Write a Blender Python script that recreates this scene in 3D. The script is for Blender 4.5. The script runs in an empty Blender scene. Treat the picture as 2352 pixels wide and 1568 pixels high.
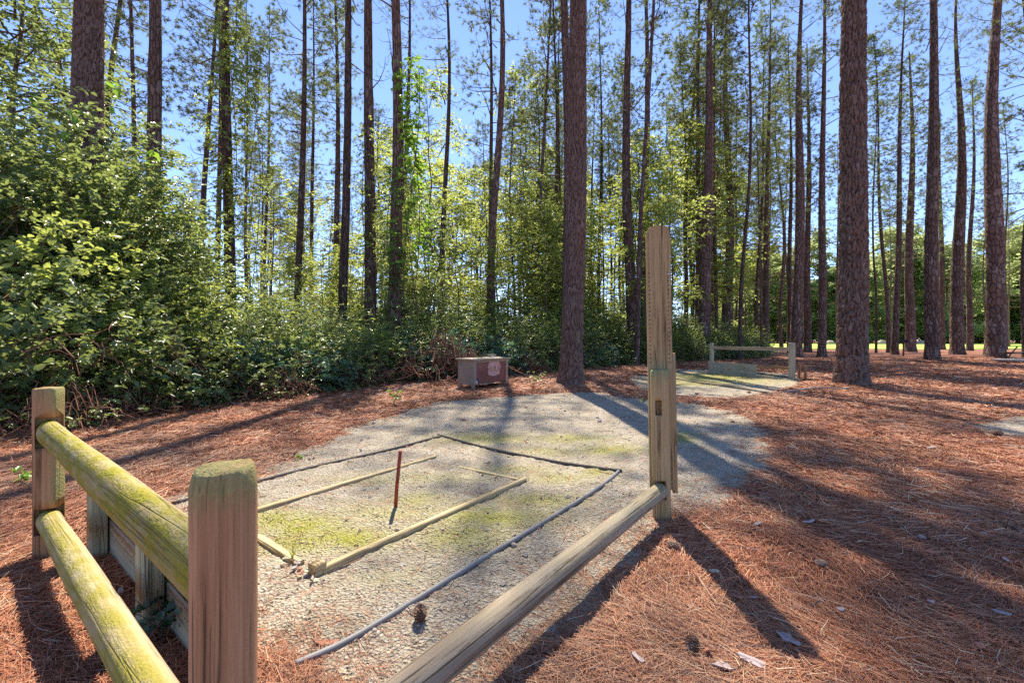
import bpy, math, random
import numpy as np
from mathutils import Vector, Matrix
R = math.radians
sc = bpy.context.scene
C = sc.collection

# ------------------------------------------------------------------ camera, sky, sun
F, CX, HY, EYE = 991.0, 1176.0, 780.0, 1.05      # focal length and horizon in photo units (2352 wide)
cd = bpy.data.cameras.new('camera'); cam = bpy.data.objects.new('camera', cd); C.objects.link(cam)
cd.sensor_width = 36; cd.lens = 36 * F / 2352; cd.shift_y = -0.0017
cd.clip_start = 0.05; cd.clip_end = 2000
cam.location = (0, 0, EYE); cam.rotation_euler = (R(90), 0, 0)
sc.camera = cam
SUN_EL, SUN_AZ = 54.0, -2.0
w = bpy.data.worlds.new('World'); sc.world = w; w.use_nodes = True
wn = w.node_tree.nodes; bg = wn['Background']
sky = wn.new('ShaderNodeTexSky'); sky.sky_type = 'NISHITA'; sky.sun_disc = False
sky.sun_elevation = R(SUN_EL); sky.sun_rotation = R(SUN_AZ); sky.altitude = 2000; sky.air_density = 1.0; sky.dust_density = 0.0; sky.ozone_density = 8.0
wb = wn.new('ShaderNodeMix'); wb.data_type = 'RGBA'; wb.blend_type = 'MULTIPLY'; wb.inputs[0].default_value = 1.0; wb.inputs[7].default_value = (1.0, 0.83, 0.80, 1)   # white balance of the sky
w.node_tree.links.new(sky.outputs[0], wb.inputs[6]); w.node_tree.links.new(wb.outputs[2], bg.inputs[0]); bg.inputs[1].default_value = 0.135
sd_ = bpy.data.lights.new('sun', 'SUN'); sun = bpy.data.objects.new('sun', sd_); C.objects.link(sun)
sd_.energy = 3.9; sd_.angle = R(0.55); sd_.color = (1.0, 0.90, 0.75)
sv = Vector((math.sin(R(SUN_AZ)) * math.cos(R(SUN_EL)), math.cos(R(SUN_AZ)) * math.cos(R(SUN_EL)), math.sin(R(SUN_EL))))
sun.rotation_euler = sv.to_track_quat('Z', 'Y').to_euler()
sc.view_settings.view_transform = 'Standard'; sc.view_settings.look = 'None'
sc.view_settings.exposure = 1.58; sc.view_settings.gamma = 1.0
cy = sc.cycles
cy.max_bounces = 7; cy.diffuse_bounces = 4; cy.glossy_bounces = 2; cy.transmission_bounces = 4; cy.transparent_max_bounces = 4
cy.caustics_reflective = False; cy.caustics_refractive = False
cy.sample_clamp_indirect = 4.0; cy.use_denoising = False

# ------------------------------------------------------------------ helpers
def gp(px, py, z=0.0):                     # photo position -> point on the level z
    d = F * (EYE - z) / (py - HY); return ((px - CX) / F * d, d)
def gx(px, d): return (px - CX) / F * d
rng = np.random.default_rng(7); random.seed(7)

def hash2(ix, iy, s):
    h = (ix * 374761393 + iy * 668265263 + s * 1442695041) & 0xffffffff
    h = ((h ^ (h >> 13)) * 1274126177) & 0xffffffff
    return ((h ^ (h >> 16)) & 0xffff) / 65535.0
def vnoise(x, y, s=0):
    x = np.asarray(x, float); y = np.asarray(y, float)
    ix = np.floor(x).astype(np.int64); iy = np.floor(y).astype(np.int64)
    fx = x - ix; fy = y - iy; fx = fx * fx * (3 - 2 * fx); fy = fy * fy * (3 - 2 * fy)
    a = hash2(ix, iy, s); b = hash2(ix + 1, iy, s); c = hash2(ix, iy + 1, s); d = hash2(ix + 1, iy + 1, s)
    return (a + (b - a) * fx) * (1 - fy) + (c + (d - c) * fx) * fy
def fbm(x, y, s=0, o=3):
    t = 0; a = 0.5
    for k in range(o): t = t + a * vnoise(x * 2 ** k, y * 2 ** k, s + k); a *= 0.5
    return t / (1 - 0.5 ** o)

class MB:                                   # gathers vertices and faces for ONE mesh
    def __init__(s): s.V = []; s.Q = []; s.T = []; s.mq = []; s.mt = []; s.n = 0; s.A = {}; s.U = []
    def add(s, V, Q=None, T=None, m=0, attrs=None, uv=None):
        V = np.asarray(V, float).reshape(-1, 3); k = len(V)
        s.V.append(V)
        if Q is not None and len(Q): Q = np.asarray(Q, np.int64).reshape(-1, 4) + s.n; s.Q.append(Q); s.mq.append(np.full(len(Q), m))
        if T is not None and len(T): T = np.asarray(T, np.int64).reshape(-1, 3) + s.n; s.T.append(T); s.mt.append(np.full(len(T), m))
        attrs = attrs or {}
        for a in set(s.A) | set(attrs):
            s.A.setdefault(a, [np.zeros(s.n)] if s.n else [])
            v = attrs.get(a, 0.0); s.A[a].append(np.broadcast_to(np.asarray(v, float), (k,)).copy())
        s.U.append(np.zeros((k, 2)) if uv is None else np.asarray(uv, float))
        s.n += k
        return s
    def mesh(s, name, mats, smooth=True):
        V = np.concatenate(s.V); Q = np.concatenate(s.Q) if s.Q else np.zeros((0, 4), np.int64); T = np.concatenate(s.T) if s.T else np.zeros((0, 3), np.int64)
        me = bpy.data.meshes.new(name)
        me.vertices.add(len(V)); me.vertices.foreach_set('co', V.astype(np.float32).ravel())
        nl = Q.size + T.size; li = np.concatenate([Q.ravel(), T.ravel()]).astype(np.int32)
        me.loops.add(nl); me.loops.foreach_set('vertex_index', li)
        npo = len(Q) + len(T); me.polygons.add(npo)
        st = np.concatenate([np.arange(len(Q)) * 4, Q.size + np.arange(len(T)) * 3]).astype(np.int32)
        me.polygons.foreach_set('loop_start', st)
        mi = np.concatenate(s.mq + s.mt).astype(np.int32) if npo else np.zeros(0, np.int32)
        me.polygons.foreach_set('material_index', mi)
        me.polygons.foreach_set('use_smooth', np.full(npo, bool(smooth)))
        U = np.concatenate(s.U)
        if U.any():
            l = me.uv_layers.new(name='UVMap'); l.data.foreach_set('uv', U[li].astype(np.float32).ravel())
        for a, v in s.A.items():
            at = me.attributes.new(a, 'FLOAT', 'POINT'); at.data.foreach_set('value', np.concatenate(v).astype(np.float32))
        for m in (mats if isinstance(mats, (list, tuple)) else [mats]): me.materials.append(m)
        me.update(calc_edges=True); me.validate()
        return me
    def build(s, name, mats, parent=None, smooth=True): return link(name, s.mesh(name, mats, smooth), parent)

def link(name, data, parent=None, loc=None, rot=None, scale=None):
    o = bpy.data.objects.new(name, data); C.objects.link(o)
    if parent: o.parent = parent
    if loc is not None: o.location = loc
    if rot is not None: o.rotation_euler = rot
    if scale is not None: o.scale = scale
    return o
def tag(o, label=None, cat=None, group=None, kind=None):
    if label: o['label'] = label
    if cat: o['category'] = cat
    if group: o['group'] = group
    if kind: o['kind'] = kind
    return o
def thing(name, label, cat, loc=(0, 0, 0), rz=0, group=None):
    return tag(link(name, None, None, loc, (0, 0, rz)), label, cat, group)

def tube(P, rad, n=6, cap=True):
    P = np.asarray(P, float); k = len(P); rad = np.broadcast_to(np.asarray(rad, float), (k,))
    T = np.gradient(P, axis=0); T /= np.linalg.norm(T, axis=1)[:, None] + 1e-9
    ref = np.array([0, 0, 1.0]) if abs(T[:, 2]).mean() < 0.8 else np.array([1.0, 0, 0])
    A = np.cross(T, ref); A /= np.linalg.norm(A, axis=1)[:, None] + 1e-9; B = np.cross(A, T)
    th = np.arange(n) / n * 2 * np.pi
    V = P[:, None] + rad[:, None, None] * (A[:, None] * np.cos(th)[None, :, None] + B[:, None] * np.sin(th)[None, :, None])
    i = np.arange(k - 1)[:, None] * n; j = np.arange(n)[None]; j2 = (j + 1) % n
    Q = np.stack([i + j, i + j2, i + n + j2, i + n + j], -1).reshape(-1, 4)
    V = V.reshape(-1, 3); Tq = []
    if cap:
        V = np.concatenate([V, P[:1], P[-1:]]); a = k * n
        for q in range(n): Tq.append((a, (q + 1) % n, q)); Tq.append((a + 1, (k - 1) * n + q, (k - 1) * n + (q + 1) % n))
    return V, Q, np.array(Tq, np.int64).reshape(-1, 3)
def box(cx, cy, cz, sx, sy, sz):
    x, y, z = sx / 2, sy / 2, sz / 2
    V = np.array([(-x, -y, -z), (x, -y, -z), (x, y, -z), (-x, y, -z), (-x, -y, z), (x, -y, z), (x, y, z), (-x, y, z)]) + (cx, cy, cz)
    return V, [(3, 2, 1, 0), (4, 5, 6, 7), (0, 1, 5, 4), (1, 2, 6, 5), (2, 3, 7, 6), (3, 0, 4, 7)]
def rbox(cx, cy, cz, sx, sy, sz, b=0.004):          # box with chamfered long edges, lofted along its longest axis
    d = [sx, sy, sz]; ax = int(np.argmax(d)); o = [i for i in range(3) if i != ax]
    a, c = d[o[0]] / 2, d[o[1]] / 2; L = d[ax] / 2; b = min(b, a * .4, c * .4)
    ring = np.array([(-a + b, -c), (a - b, -c), (a, -c + b), (a, c - b), (a - b, c), (-a + b, c), (-a, c - b), (-a, -c + b)])
    rows = [(-L, 1 - b / min(a, c)), (-L + b, 1), (L - b, 1), (L, 1 - b / min(a, c))]
    V = []
    for z, s in rows:
        for p in ring:
            v = [0, 0, 0]; v[o[0]] = p[0] * (s if s < 1 else 1); v[o[1]] = p[1] * (s if s < 1 else 1); v[ax] = z; V.append(v)
    Q = [(i * 8 + j, i * 8 + (j + 1) % 8, i * 8 + 8 + (j + 1) % 8, i * 8 + 8 + j) for i in range(3) for j in range(8)]
    for k in (0, 24): Q += [(k, k + 1, k + 2, k + 3), (k, k + 3, k + 4, k + 7), (k + 4, k + 5, k + 6, k + 7)]
    return np.array(V) + (cx, cy, cz), Q

# ------------------------------------------------------------------ materials
class NT:
    def __init__(s, name):
        s.m = bpy.data.materials.new(name); s.m.use_nodes = True; s.t = s.m.node_tree; s.n = s.t.nodes
        s.b = s.n['Principled BSDF']; s.out = s.n['Material Output']; s.b.inputs['Specular IOR Level'].default_value = 0.3
    def new(s, typ, **kw):
        n = s.n.new('ShaderNode' + typ)
        for k, v in kw.items(): setattr(n, k, v)
        return n
    def l(s, a, b): s.t.links.new(a, b)
    def set(s, sock, v):
        if isinstance(v, bpy.types.NodeSocket): s.l(v, sock)
        else: sock.default_value = v
    def coord(s, kind='Object', scale=(1, 1, 1), rot=(0, 0, 0)):
        tc = s.new('TexCoord'); mp = s.new('Mapping'); s.l(tc.outputs[kind], mp.inputs[0])
        mp.inputs['Scale'].default_value = scale; mp.inputs['Rotation'].default_value = rot
        return mp.outputs[0]
    def noise(s, vec, scale=5, detail=3, rough=0.55, dist=0.0):
        n = s.new('TexNoise'); s.l(vec, n.inputs['Vector'])
        n.inputs['Scale'].default_value = scale; n.inputs['Detail'].default_value = detail
        n.inputs['Roughness'].default_value = rough; n.inputs['Distortion'].default_value = dist
        return n.outputs['Fac']
    def ramp(s, fac, stops):
        r = s.new('ValToRGB'); s.set(r.inputs[0], fac); e = r.color_ramp.elements
        while len(e) > 1: e.remove(e[-1])
        for k, (p, c) in enumerate(stops):
            q = e[0] if k == 0 else e.new(p); q.position = p
            c = (c, c, c) if isinstance(c, (int, float)) else c; q.color = (*c, 1)
        return r.outputs[0]
    def mix(s, f, a, b, mode='MIX'):
        n = s.new('Mix', data_type='RGBA', blend_type=mode); s.set(n.inputs[0], f)
        s.set(n.inputs[6], (*a, 1) if isinstance(a, tuple) else a); s.set(n.inputs[7], (*b, 1) if isinstance(b, tuple) else b)
        return n.outputs[2]
    def math(s, op, a, b=0.0, clamp=False):
        n = s.new('Math', operation=op, use_clamp=clamp); s.set(n.inputs[0], a); s.set(n.inputs[1], b); return n.outputs[0]
    def attr(s, name): a = s.new('Attribute', attribute_name=name); return a.outputs['Fac']
    def rand(s): return s.new('ObjectInfo').outputs['Random']
    def bump(s, h, strength=0.5, dist=0.01):
        n = s.new('Bump'); s.set(n.inputs['Height'], h); n.inputs['Strength'].default_value = strength; n.inputs['Distance'].default_value = dist
        s.l(n.outputs[0], s.b.inputs['Normal']); return n.outputs[0]
    def base(s, c): s.set(s.b.inputs['Base Color'], (*c, 1) if isinstance(c, tuple) else c)
    def rough(s, r): s.set(s.b.inputs['Roughness'], r)

def mat_plain(name, c, rough=0.7, metal=0.0, var=0.25, scale=30, bump=0.2):
    t = NT(name); n = t.noise(t.coord(), scale, 4)
    lo = tuple(x * (1 - var) for x in c); hi = tuple(min(1, x * (1 + var)) for x in c)
    t.base(t.ramp(n, [(0.3, lo), (0.7, hi)])); t.rough(rough); t.b.inputs['Metallic'].default_value = metal
    if bump: t.bump(n, bump, 0.004)
    return t.m

def mat_bark(name, hero=False, tint=(1, 1, 1)):
    t = NT(name)
    if hero: crack = t.attr('crack'); cell = t.attr('cell')
    else:
        uv = t.coord('UV', (10, 2.8, 1)); nz = t.noise(uv, 1.6, 2)
        a = t.new('VectorMath', operation='ADD'); t.l(uv, a.inputs[0])
        cx = t.new('CombineXYZ'); t.l(t.math('MULTIPLY', nz, 0.9), cx.inputs[0]); t.l(t.math('MULTIPLY', nz, -0.7), cx.inputs[1]); t.l(cx.outputs[0], a.inputs[1])
        v = t.new('TexVoronoi', feature='DISTANCE_TO_EDGE', voronoi_dimensions='2D'); t.l(a.outputs[0], v.inputs['Vector']); v.inputs['Scale'].default_value = 1
        v2 = t.new('TexVoronoi', feature='F1', voronoi_dimensions='2D'); t.l(a.outputs[0], v2.inputs['Vector']); v2.inputs['Scale'].default_value = 1
        crack = t.math('MULTIPLY', v.outputs['Distance'], 2.4, True); sp = t.new('SeparateColor'); t.l(v2.outputs['Color'], sp.inputs[0]); cell = sp.outputs[0]
    fine = t.noise(t.coord('UV', (42, 17, 1)), 1.0, 5, 0.75, 0.6)
    big = t.noise(t.coord('UV', (1.6, 0.5, 1)), 1.0, 2)
    pl = t.ramp(cell, [(0.0, (0.125, 0.085, 0.068)), (0.35, (0.17, 0.12, 0.096)), (0.7, (0.225, 0.17, 0.142)), (1.0, (0.37, 0.305, 0.27))])
    pl = t.mix(t.ramp(fine, [(0.38, 0.75), (0.62, 0.0)]), pl, (0.085, 0.052, 0.042))
    pl = t.mix(t.ramp(big, [(0.4, 0.0), (0.7, 0.5)]), pl, (0.20, 0.108, 0.072))
    col = t.mix(t.ramp(crack, [(0.02, 0.0), (0.26, 1.0)]), (0.05, 0.03, 0.024), pl)
    if not hero:
        r = t.rand(); col = t.mix(1.0, col, t.ramp(r, [(0.0, tuple(0.75 * x for x in tint)), (1.0, tuple(1.2 * x for x in tint))]), 'MULTIPLY')
    t.base(col); t.rough(0.92); t.b.inputs['Specular IOR Level'].default_value = 0.12
    h = t.math('ADD', t.math('MULTIPLY', t.ramp(crack, [(0.0, 0.0), (0.5, 1.0)]), 1.0), t.math('MULTIPLY', fine, 0.6))
    t.bump(h, 1.0, 0.035)
    return t.m

def mat_leaf(name, dark, light, trans, tf=0.45, gloss=0.42, hue=0.3):
    t = NT(name); tone = t.attr('tone'); r = t.rand()
    f = t.math('ADD', t.math('MULTIPLY', tone, 1 - hue), t.math('MULTIPLY', r, hue))
    c = t.ramp(f, [(0.05, dark), (0.75, light), (1.0, tuple(min(1, x * y) for x, y in zip(light, (1.5, 1.25, 0.9))))])
    t.base(c); t.rough(gloss); t.b.inputs['Specular IOR Level'].default_value = 0.6
    tr = t.new('BsdfTranslucent'); t.l(t.mix(0.65, c, trans), tr.inputs[0])
    ms = t.new('MixShader'); ms.inputs[0].default_value = tf
    t.l(t.b.outputs[0], ms.inputs[1]); t.l(tr.outputs[0], ms.inputs[2]); t.l(ms.outputs[0], t.out.inputs['Surface'])
    return t.m

def mat_wood(name, c, c2, moss=(0.30, 0.30, 0.035), crackw=0.10, mossy=True, grain=1.0):
    t = NT(name)
    g0 = t.noise(t.coord('Object', (34 * grain, 34 * grain, 1.3)), 1.0, 5, 0.6, 0.3); g1 = t.noise(t.coord('Object', (150 * grain, 150 * grain, 3.0)), 1.0, 4, 0.7, 0.2); g = t.math('ADD', t.math('MULTIPLY', g0, 0.5), t.math('MULTIPLY', g1, 0.5))
    cr = t.noise(t.coord('Object', (17 * grain, 17 * grain, 0.45)), 1.0, 3, 0.5, 0.4)
    pt = t.noise(t.coord('Object', (3, 3, 2)), 1.0, 4)
    col = t.ramp(g, [(0.36, tuple(0.75 * x for x in c2)), (0.46, c2), (0.6, c)])
    col = t.mix(t.ramp(pt, [(0.45, 0.0), (0.7, 0.35)]), col, tuple(0.6 * x for x in c2))
    crk = t.ramp(cr, [(0.5 - crackw * 0.16, 0.0), (0.5, 1.0), (0.5 + crackw * 0.16, 0.0)])
    cr2 = t.noise(t.coord('Object', (46 * grain, 46 * grain, 1.1)), 1.0, 4, 0.6, 0.5); crk2 = t.ramp(cr2, [(0.385, 0.0), (0.40, 1.0), (0.415, 0.0)]); crk = t.math('MAXIMUM', crk, t.math('MULTIPLY', crk2, 0.75))
    crk = t.math('MULTIPLY', crk, t.ramp(pt, [(0.35, 0.0), (0.55, 1.0)]))
    col = t.mix(t.math('MULTIPLY', crk, 0.9), col, (0.035, 0.02, 0.012))
    h = t.math('SUBTRACT', t.math('MULTIPLY', g, 0.35), crk)
    if mossy:
        mn = t.noise(t.coord('Object', (16, 16, 7)), 1.0, 6, 0.7)
        mn2 = t.noise(t.coord('Object', (120, 120, 90)), 1.0, 2, 0.6)
        mk = t.math('MULTIPLY', t.attr('moss'), t.ramp(mn, [(0.33, 0.25), (0.56, 1.0)]))
        mc = t.mix(mn2, tuple(x * 0.55 for x in moss), tuple(min(1, x * 1.5) for x in moss))
        col = t.mix(mk, col, mc); h = t.math('ADD', h, t.math('MULTIPLY', t.math('MULTIPLY', mk, mn2), 1.2))
    t.base(col); t.rough(0.85); t.b.inputs['Specular IOR Level'].default_value = 0.2
    t.bump(h, 0.8, 0.006)
    return t.m

def mat_ground():
    t = NT('needle_bed'); cols = []
    reg = t.noise(t.coord('Object', (1.3, 1.3, 1)), 1.0, 3)
    for k, a in enumerate((10, 75, 140)):
        cols.append(t.noise(t.coord('Object', (150, 9, 1), (0, 0, R(a))), 1.0, 3, 0.6, 0.6))
    st = t.mix(t.ramp(reg, [(0.42, 0.0), (0.5, 1.0)]), cols[0], cols[1]); st = t.mix(t.ramp(reg, [(0.52, 0.0), (0.6, 1.0)]), st, cols[2])
    cl = t.noise(t.coord('Object', (14, 14, 1)), 1.0, 4, 0.65)
    col = t.ramp(st, [(0.30, (0.09, 0.034, 0.022)), (0.48, (0.27, 0.108, 0.06)), (0.62, (0.39, 0.185, 0.105)), (0.8, (0.55, 0.33, 0.21))])
    col = t.mix(t.ramp(cl, [(0.35, 0.5), (0.55, 0.0)]), col, (0.09, 0.04, 0.028))
    big = t.noise(t.coord('Object', (0.5, 0.5, 1)), 1.0, 4, 0.6)
    col = t.mix(t.ramp(big, [(0.5, 0.0), (0.72, 0.45)]), col, (0.40, 0.24, 0.16))
    t.base(col); t.rough(0.9); t.b.inputs['Specular IOR Level'].default_value = 0.15
    t.bump(t.math('ADD', t.math('MULTIPLY', st, 0.5), cl), 1.0, 0.035)
    return t.m
def mat_pad():
    t = NT('sandy_gravel'); co = t.coord('Object')
    a = t.noise(co, 6, 5, 0.65); b = t.noise(co, 55, 4, 0.7); v = t.new('TexVoronoi', feature='F1'); t.l(co, v.inputs['Vector']); v.inputs['Scale'].default_value = 85
    col = t.ramp(a, [(0.3, (0.36, 0.305, 0.225)), (0.55, (0.47, 0.41, 0.315)), (0.75, (0.54, 0.485, 0.39))])
    col = t.mix(t.ramp(b, [(0.38, 0.75), (0.48, 0.0)]), col, (0.19, 0.15, 0.10))
    col = t.mix(t.ramp(v.outputs['Color'], [(0.72, 0.0), (0.9, 0.55)]), col, (0.62, 0.58, 0.50))
    mn = t.noise(co, 9, 6, 0.72); mf = t.noise(co, 70, 3, 0.6)
    mk = t.math('MULTIPLY', t.attr('moss'), t.ramp(t.math('ADD', mn, t.math('MULTIPLY', mf, 0.35)), [(0.33, 0.0), (0.66, 0.9)]), True)
    col = t.mix(mk, col, t.mix(mf, (0.19, 0.19, 0.025), (0.48, 0.46, 0.06)))
    br = t.ramp(t.noise(co, 2.3, 4, 0.6), [(0.5, 0.0), (0.7, 0.4)]); col = t.mix(br, col, (0.24, 0.17, 0.10))
    t.base(col); t.rough(0.95); t.b.inputs['Specular IOR Level'].default_value = 0.12
    t.bump(t.math('ADD', t.math('ADD', b, t.math('MULTIPLY', v.outputs['Distance'], 0.8)), t.math('MULTIPLY', t.noise(co, 24, 3, 0.6), 0.6)), 1.0, 0.022)
    return t.m

M = {}
M['ground'] = mat_ground(); M['pad'] = mat_pad()
M['bark'] = mat_bark('pine_bark'); M['hero_bark'] = mat_bark('plated_bark', True)
M['grey_bark'] = mat_plain('smooth_bark', (0.10, 0.085, 0.07), 0.9, 0, 0.4, 14, 0.5)
M['twig'] = mat_plain('twig_bark', (0.11, 0.07, 0.05), 0.9, 0, 0.4, 20, 0)
M['dead'] = mat_plain('dead_stems', (0.20, 0.095, 0.06), 0.9, 0, 0.5, 9, 0)
M['pale_stick'] = mat_plain('weathered_stick', (0.34, 0.27, 0.22), 0.9, 0, 0.3, 20, 0.3)
M['needle'] = mat_leaf('pine_needles_green', (0.045, 0.07, 0.022), (0.12, 0.155, 0.045), (0.30, 0.36, 0.08), 0.42, 0.55, 0.35)
M['leaf'] = mat_leaf('thicket_leaf', (0.055, 0.095, 0.03), (0.155, 0.225, 0.075), (0.44, 0.52, 0.13), 0.45, 0.34, 0.3)
M['sapling'] = mat_leaf('sapling_leaf', (0.10, 0.15, 0.03), (0.21, 0.29, 0.055), (0.62, 0.68, 0.15), 0.6, 0.38, 0.3)
M['far_leaf'] = mat_leaf('treeline_leaf', (0.12, 0.18, 0.06), (0.26, 0.34, 0.12), (0.62, 0.68, 0.28), 0.62, 0.5, 0.4)
M['bright'] = mat_leaf('bright_leaf', (0.09, 0.20, 0.03), (0.17, 0.32, 0.04), (0.40, 0.62, 0.06), 0.5, 0.35, 0.3)
M['bluegreen'] = mat_leaf('lobed_leaf', (0.03, 0.075, 0.045), (0.09, 0.19, 0.12), (0.16, 0.32, 0.14), 0.3, 0.4, 0.2)
t = NT('needle_litter'); tone = t.attr('tone')
t.base(t.ramp(tone, [(0.0, (0.085, 0.03, 0.02)), (0.35, (0.34, 0.118, 0.055)), (0.7, (0.50, 0.20, 0.095)), (0.88, (0.57, 0.32, 0.17)), (1.0, (0.68, 0.50, 0.33))]))
t.base(t.mix(t.attr('age'), t.b.inputs['Base Color'].links[0].from_socket, (0.26, 0.17, 0.115))); t.rough(0.65); M['litter'] = t.m
M['post'] = mat_wood('painted_post', (0.49, 0.275, 0.145), (0.35, 0.182, 0.088), (0.24, 0.24, 0.09), crackw=0.16)
M['rail'] = mat_wood('mossy_rail', (0.52, 0.43, 0.29), (0.40, 0.29, 0.17), (0.25, 0.225, 0.022), crackw=0.14)
M['rail_grey'] = mat_wood('grey_rail', (0.40, 0.325, 0.235), (0.28, 0.215, 0.15), (0.25, 0.27, 0.10), crackw=0.18)
M['pole'] = mat_wood('tan_pole', (0.47, 0.335, 0.17), (0.37, 0.25, 0.12), (0.20, 0.24, 0.12), crackw=0.08)
M['plank'] = mat_wood('sage_plank', (0.44, 0.41, 0.30), (0.35, 0.32, 0.23), (0.25, 0.27, 0.08), crackw=0.05)
M['timber'] = mat_wood('edging_timber', (0.58, 0.47, 0.28), (0.44, 0.33, 0.18), (0.34, 0.34, 0.06), crackw=0.2)
M['hole'] = mat_plain('hole_dark', (0.02, 0.014, 0.01), 0.9, 0, 0.2, 30, 0)
M['pipe'] = mat_plain('grey_plastic_pipe', (0.20, 0.195, 0.19), 0.55, 0, 0.2, 9, 0.1)
M['rod'] = mat_plain('dark_edging', (0.10, 0.082, 0.066), 0.8, 0, 0.4, 18, 0.3)
M['rust'] = mat_plain('rusty_iron', (0.30, 0.065, 0.035), 0.75, 0.3, 0.45, 40, 0.4)
M['maroon'] = mat_plain('maroon_panel', (0.195, 0.075, 0.055), 0.6, 0, 0.14, 5, 0.05)
M['boxtan'] = mat_plain('box_tan_panel', (0.29, 0.235, 0.175), 0.65, 0, 0.12, 6, 0.05)
M['lid'] = mat_plain('box_lid', (0.36, 0.30, 0.21), 0.55, 0, 0.15, 8, 0.05)
M['decal'] = mat_plain('worn_pink_patch', (0.52, 0.32, 0.28), 0.7, 0, 0.10, 20, 0)
M['decal2'] = mat_plain('worn_tan_scuff', (0.40, 0.24, 0.16), 0.7, 0, 0.2, 30, 0)
M['white'] = mat_plain('white_paint', (0.75, 0.74, 0.70), 0.6, 0, 0.06, 20, 0)
M['steel'] = mat_plain('dull_steel', (0.08, 0.08, 0.085), 0.5, 0.6, 0.2, 40, 0.1)
M['stone'] = mat_plain('field_stone', (0.36, 0.30, 0.24), 0.9, 0, 0.3, 25, 0.4)
M['redstone'] = mat_plain('brown_stone', (0.22, 0.13, 0.09), 0.9, 0, 0.3, 25, 0.4)
M['flake'] = mat_plain('bark_flake_pale', (0.36, 0.29, 0.27), 0.8, 0, 0.3, 35, 0.5)
M['flake_red'] = mat_plain('bark_flake_red', (0.36, 0.16, 0.10), 0.8, 0, 0.3, 35, 0.5)
M['lichen'] = mat_plain('lichen_chip', (0.48, 0.47, 0.32), 0.85, 0, 0.2, 40, 0.3)
M['cone'] = mat_plain('cone_scale', (0.31, 0.21, 0.15), 0.75, 0, 0.5, 60, 0.3)
M['lawn'] = mat_plain('lawn', (0.36, 0.50, 0.07), 0.9, 0, 0.22, 0.3, 0)
M['moss'] = mat_leaf('moss_tuft', (0.15, 0.15, 0.02), (0.34, 0.33, 0.045), (0.4, 0.4, 0.05), 0.25, 0.7, 0.0)
M['grassblade'] = mat_leaf('grass_blade', (0.16, 0.2, 0.04), (0.38, 0.42, 0.10), (0.5, 0.5, 0.1), 0.4, 0.5, 0.2)
M['water'] = mat_plain('puddle', (0.35, 0.36, 0.36), 0.2, 0, 0.1, 4, 0)

# ------------------------------------------------------------------ ground
P_far = np.array([-2.19, 2.04]); P_near = np.array([-0.513, 0.77]); P3 = np.array([0.881, 2.54])
U1 = np.array([0.797, -0.604]); N1 = np.array([0.604, 0.797])
padA = [(-2.05, 2.20), (-0.90, 1.36)] + [gp(*p) for p in ((600, 1528), (690, 1568))] + [(-0.40, 1.10), (-0.02, 1.12)] + \
       [gp(*p) for p in ((1190, 1568), (1380, 1385), (1525, 1208), (1565, 1186), (1670, 1172), (1735, 1125), (1785, 1060), (1770, 1000), (1690, 948), (1600, 926), (1440, 914), (1390, 900), (1270, 903), (1120, 912), (1000, 926), (880, 960), (760, 1002), (650, 1052), (590, 1088), (440, 1125), (370, 1160))]
padB = [gp(*p) for p in ((1440, 873), (1480, 859), (1560, 849), (1640, 850), (1760, 852), (1835, 862), (1850, 882), (1760, 906), (1640, 916), (1530, 906), (1470, 891))]
padC = [gp(*p) for p in ((2225, 975), (2290, 963), (2400, 958), (2500, 972), (2430, 1018), (2300, 1006), (2250, 994))]
def sdf(poly, x, y):
    P = np.array(poly); x = np.asarray(x, float); y = np.asarray(y, float)
    d = np.full(x.shape, 1e9); ins = np.zeros(x.shape, bool)
    for i in range(len(P)):
        a, b = P[i], P[(i + 1) % len(P)]; e = b - a
        t = np.clip(((x - a[0]) * e[0] + (y - a[1]) * e[1]) / (e @ e), 0, 1)
        d = np.minimum(d, np.hypot(x - a[0] - t * e[0], y - a[1] - t * e[1]))
        c = (a[1] > y) != (b[1] > y)
        with np.errstate(divide='ignore', invalid='ignore'): ins ^= c & (x < (b[0] - a[0]) * (y - a[1]) / (b[1] - a[1]) + a[0])
    return np.where(ins, -d, d)
def sd_all(x, y): return np.minimum(np.minimum(sdf(padA, x, y), sdf(padB, x, y)), sdf(padC, x, y))
def edge_n(x, y): return 0.16 * (fbm(np.asarray(x) * 3.1, np.asarray(y) * 3.1, 5, 4) - 0.5) * 2
def gz(x, y, s=None):
    x = np.asarray(x, float); y = np.asarray(y, float)
    s = sd_all(x, y) if s is None else s
    far = np.clip(np.hypot(x, y) / 12, 0.25, 1)
    z = (fbm(x * 0.35, y * 0.35, 11) - 0.5) * 0.10 * far
    z += np.clip((s + 0.02) / 0.35, 0, 1) * (0.018 + 0.03 * (fbm(x * 1.9, y * 1.9, 21) - 0.4))
    for (tx, ty, th_, tr) in ((1.30, 9.63, 0.07, 0.6), (7.43, 9.46, 0.09, 0.8), (1.79, 14.2, 0.06, 0.6), (18.5, 19, 0.12, 1.2), (24.3, 21.7, 0.16, 1.6), (10.0, 22.5, 0.1, 1.0)):
        z += th_ * np.exp(-((x - tx) ** 2 + (y - ty) ** 2) / tr ** 2)
    return z
def gzf(x, y): return float(gz(np.array([x]), np.array([y]))[0])
n = 380; tt = np.linspace(-1, 1, n); ax = np.sinh(tt * 7.3) / math.sinh(7.3) * 600
X, Y = np.meshgrid(ax, ax + 1.6); s_ = sd_all(X.ravel(), Y.ravel()); x_, y_ = X.ravel(), Y.ravel()
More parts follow.
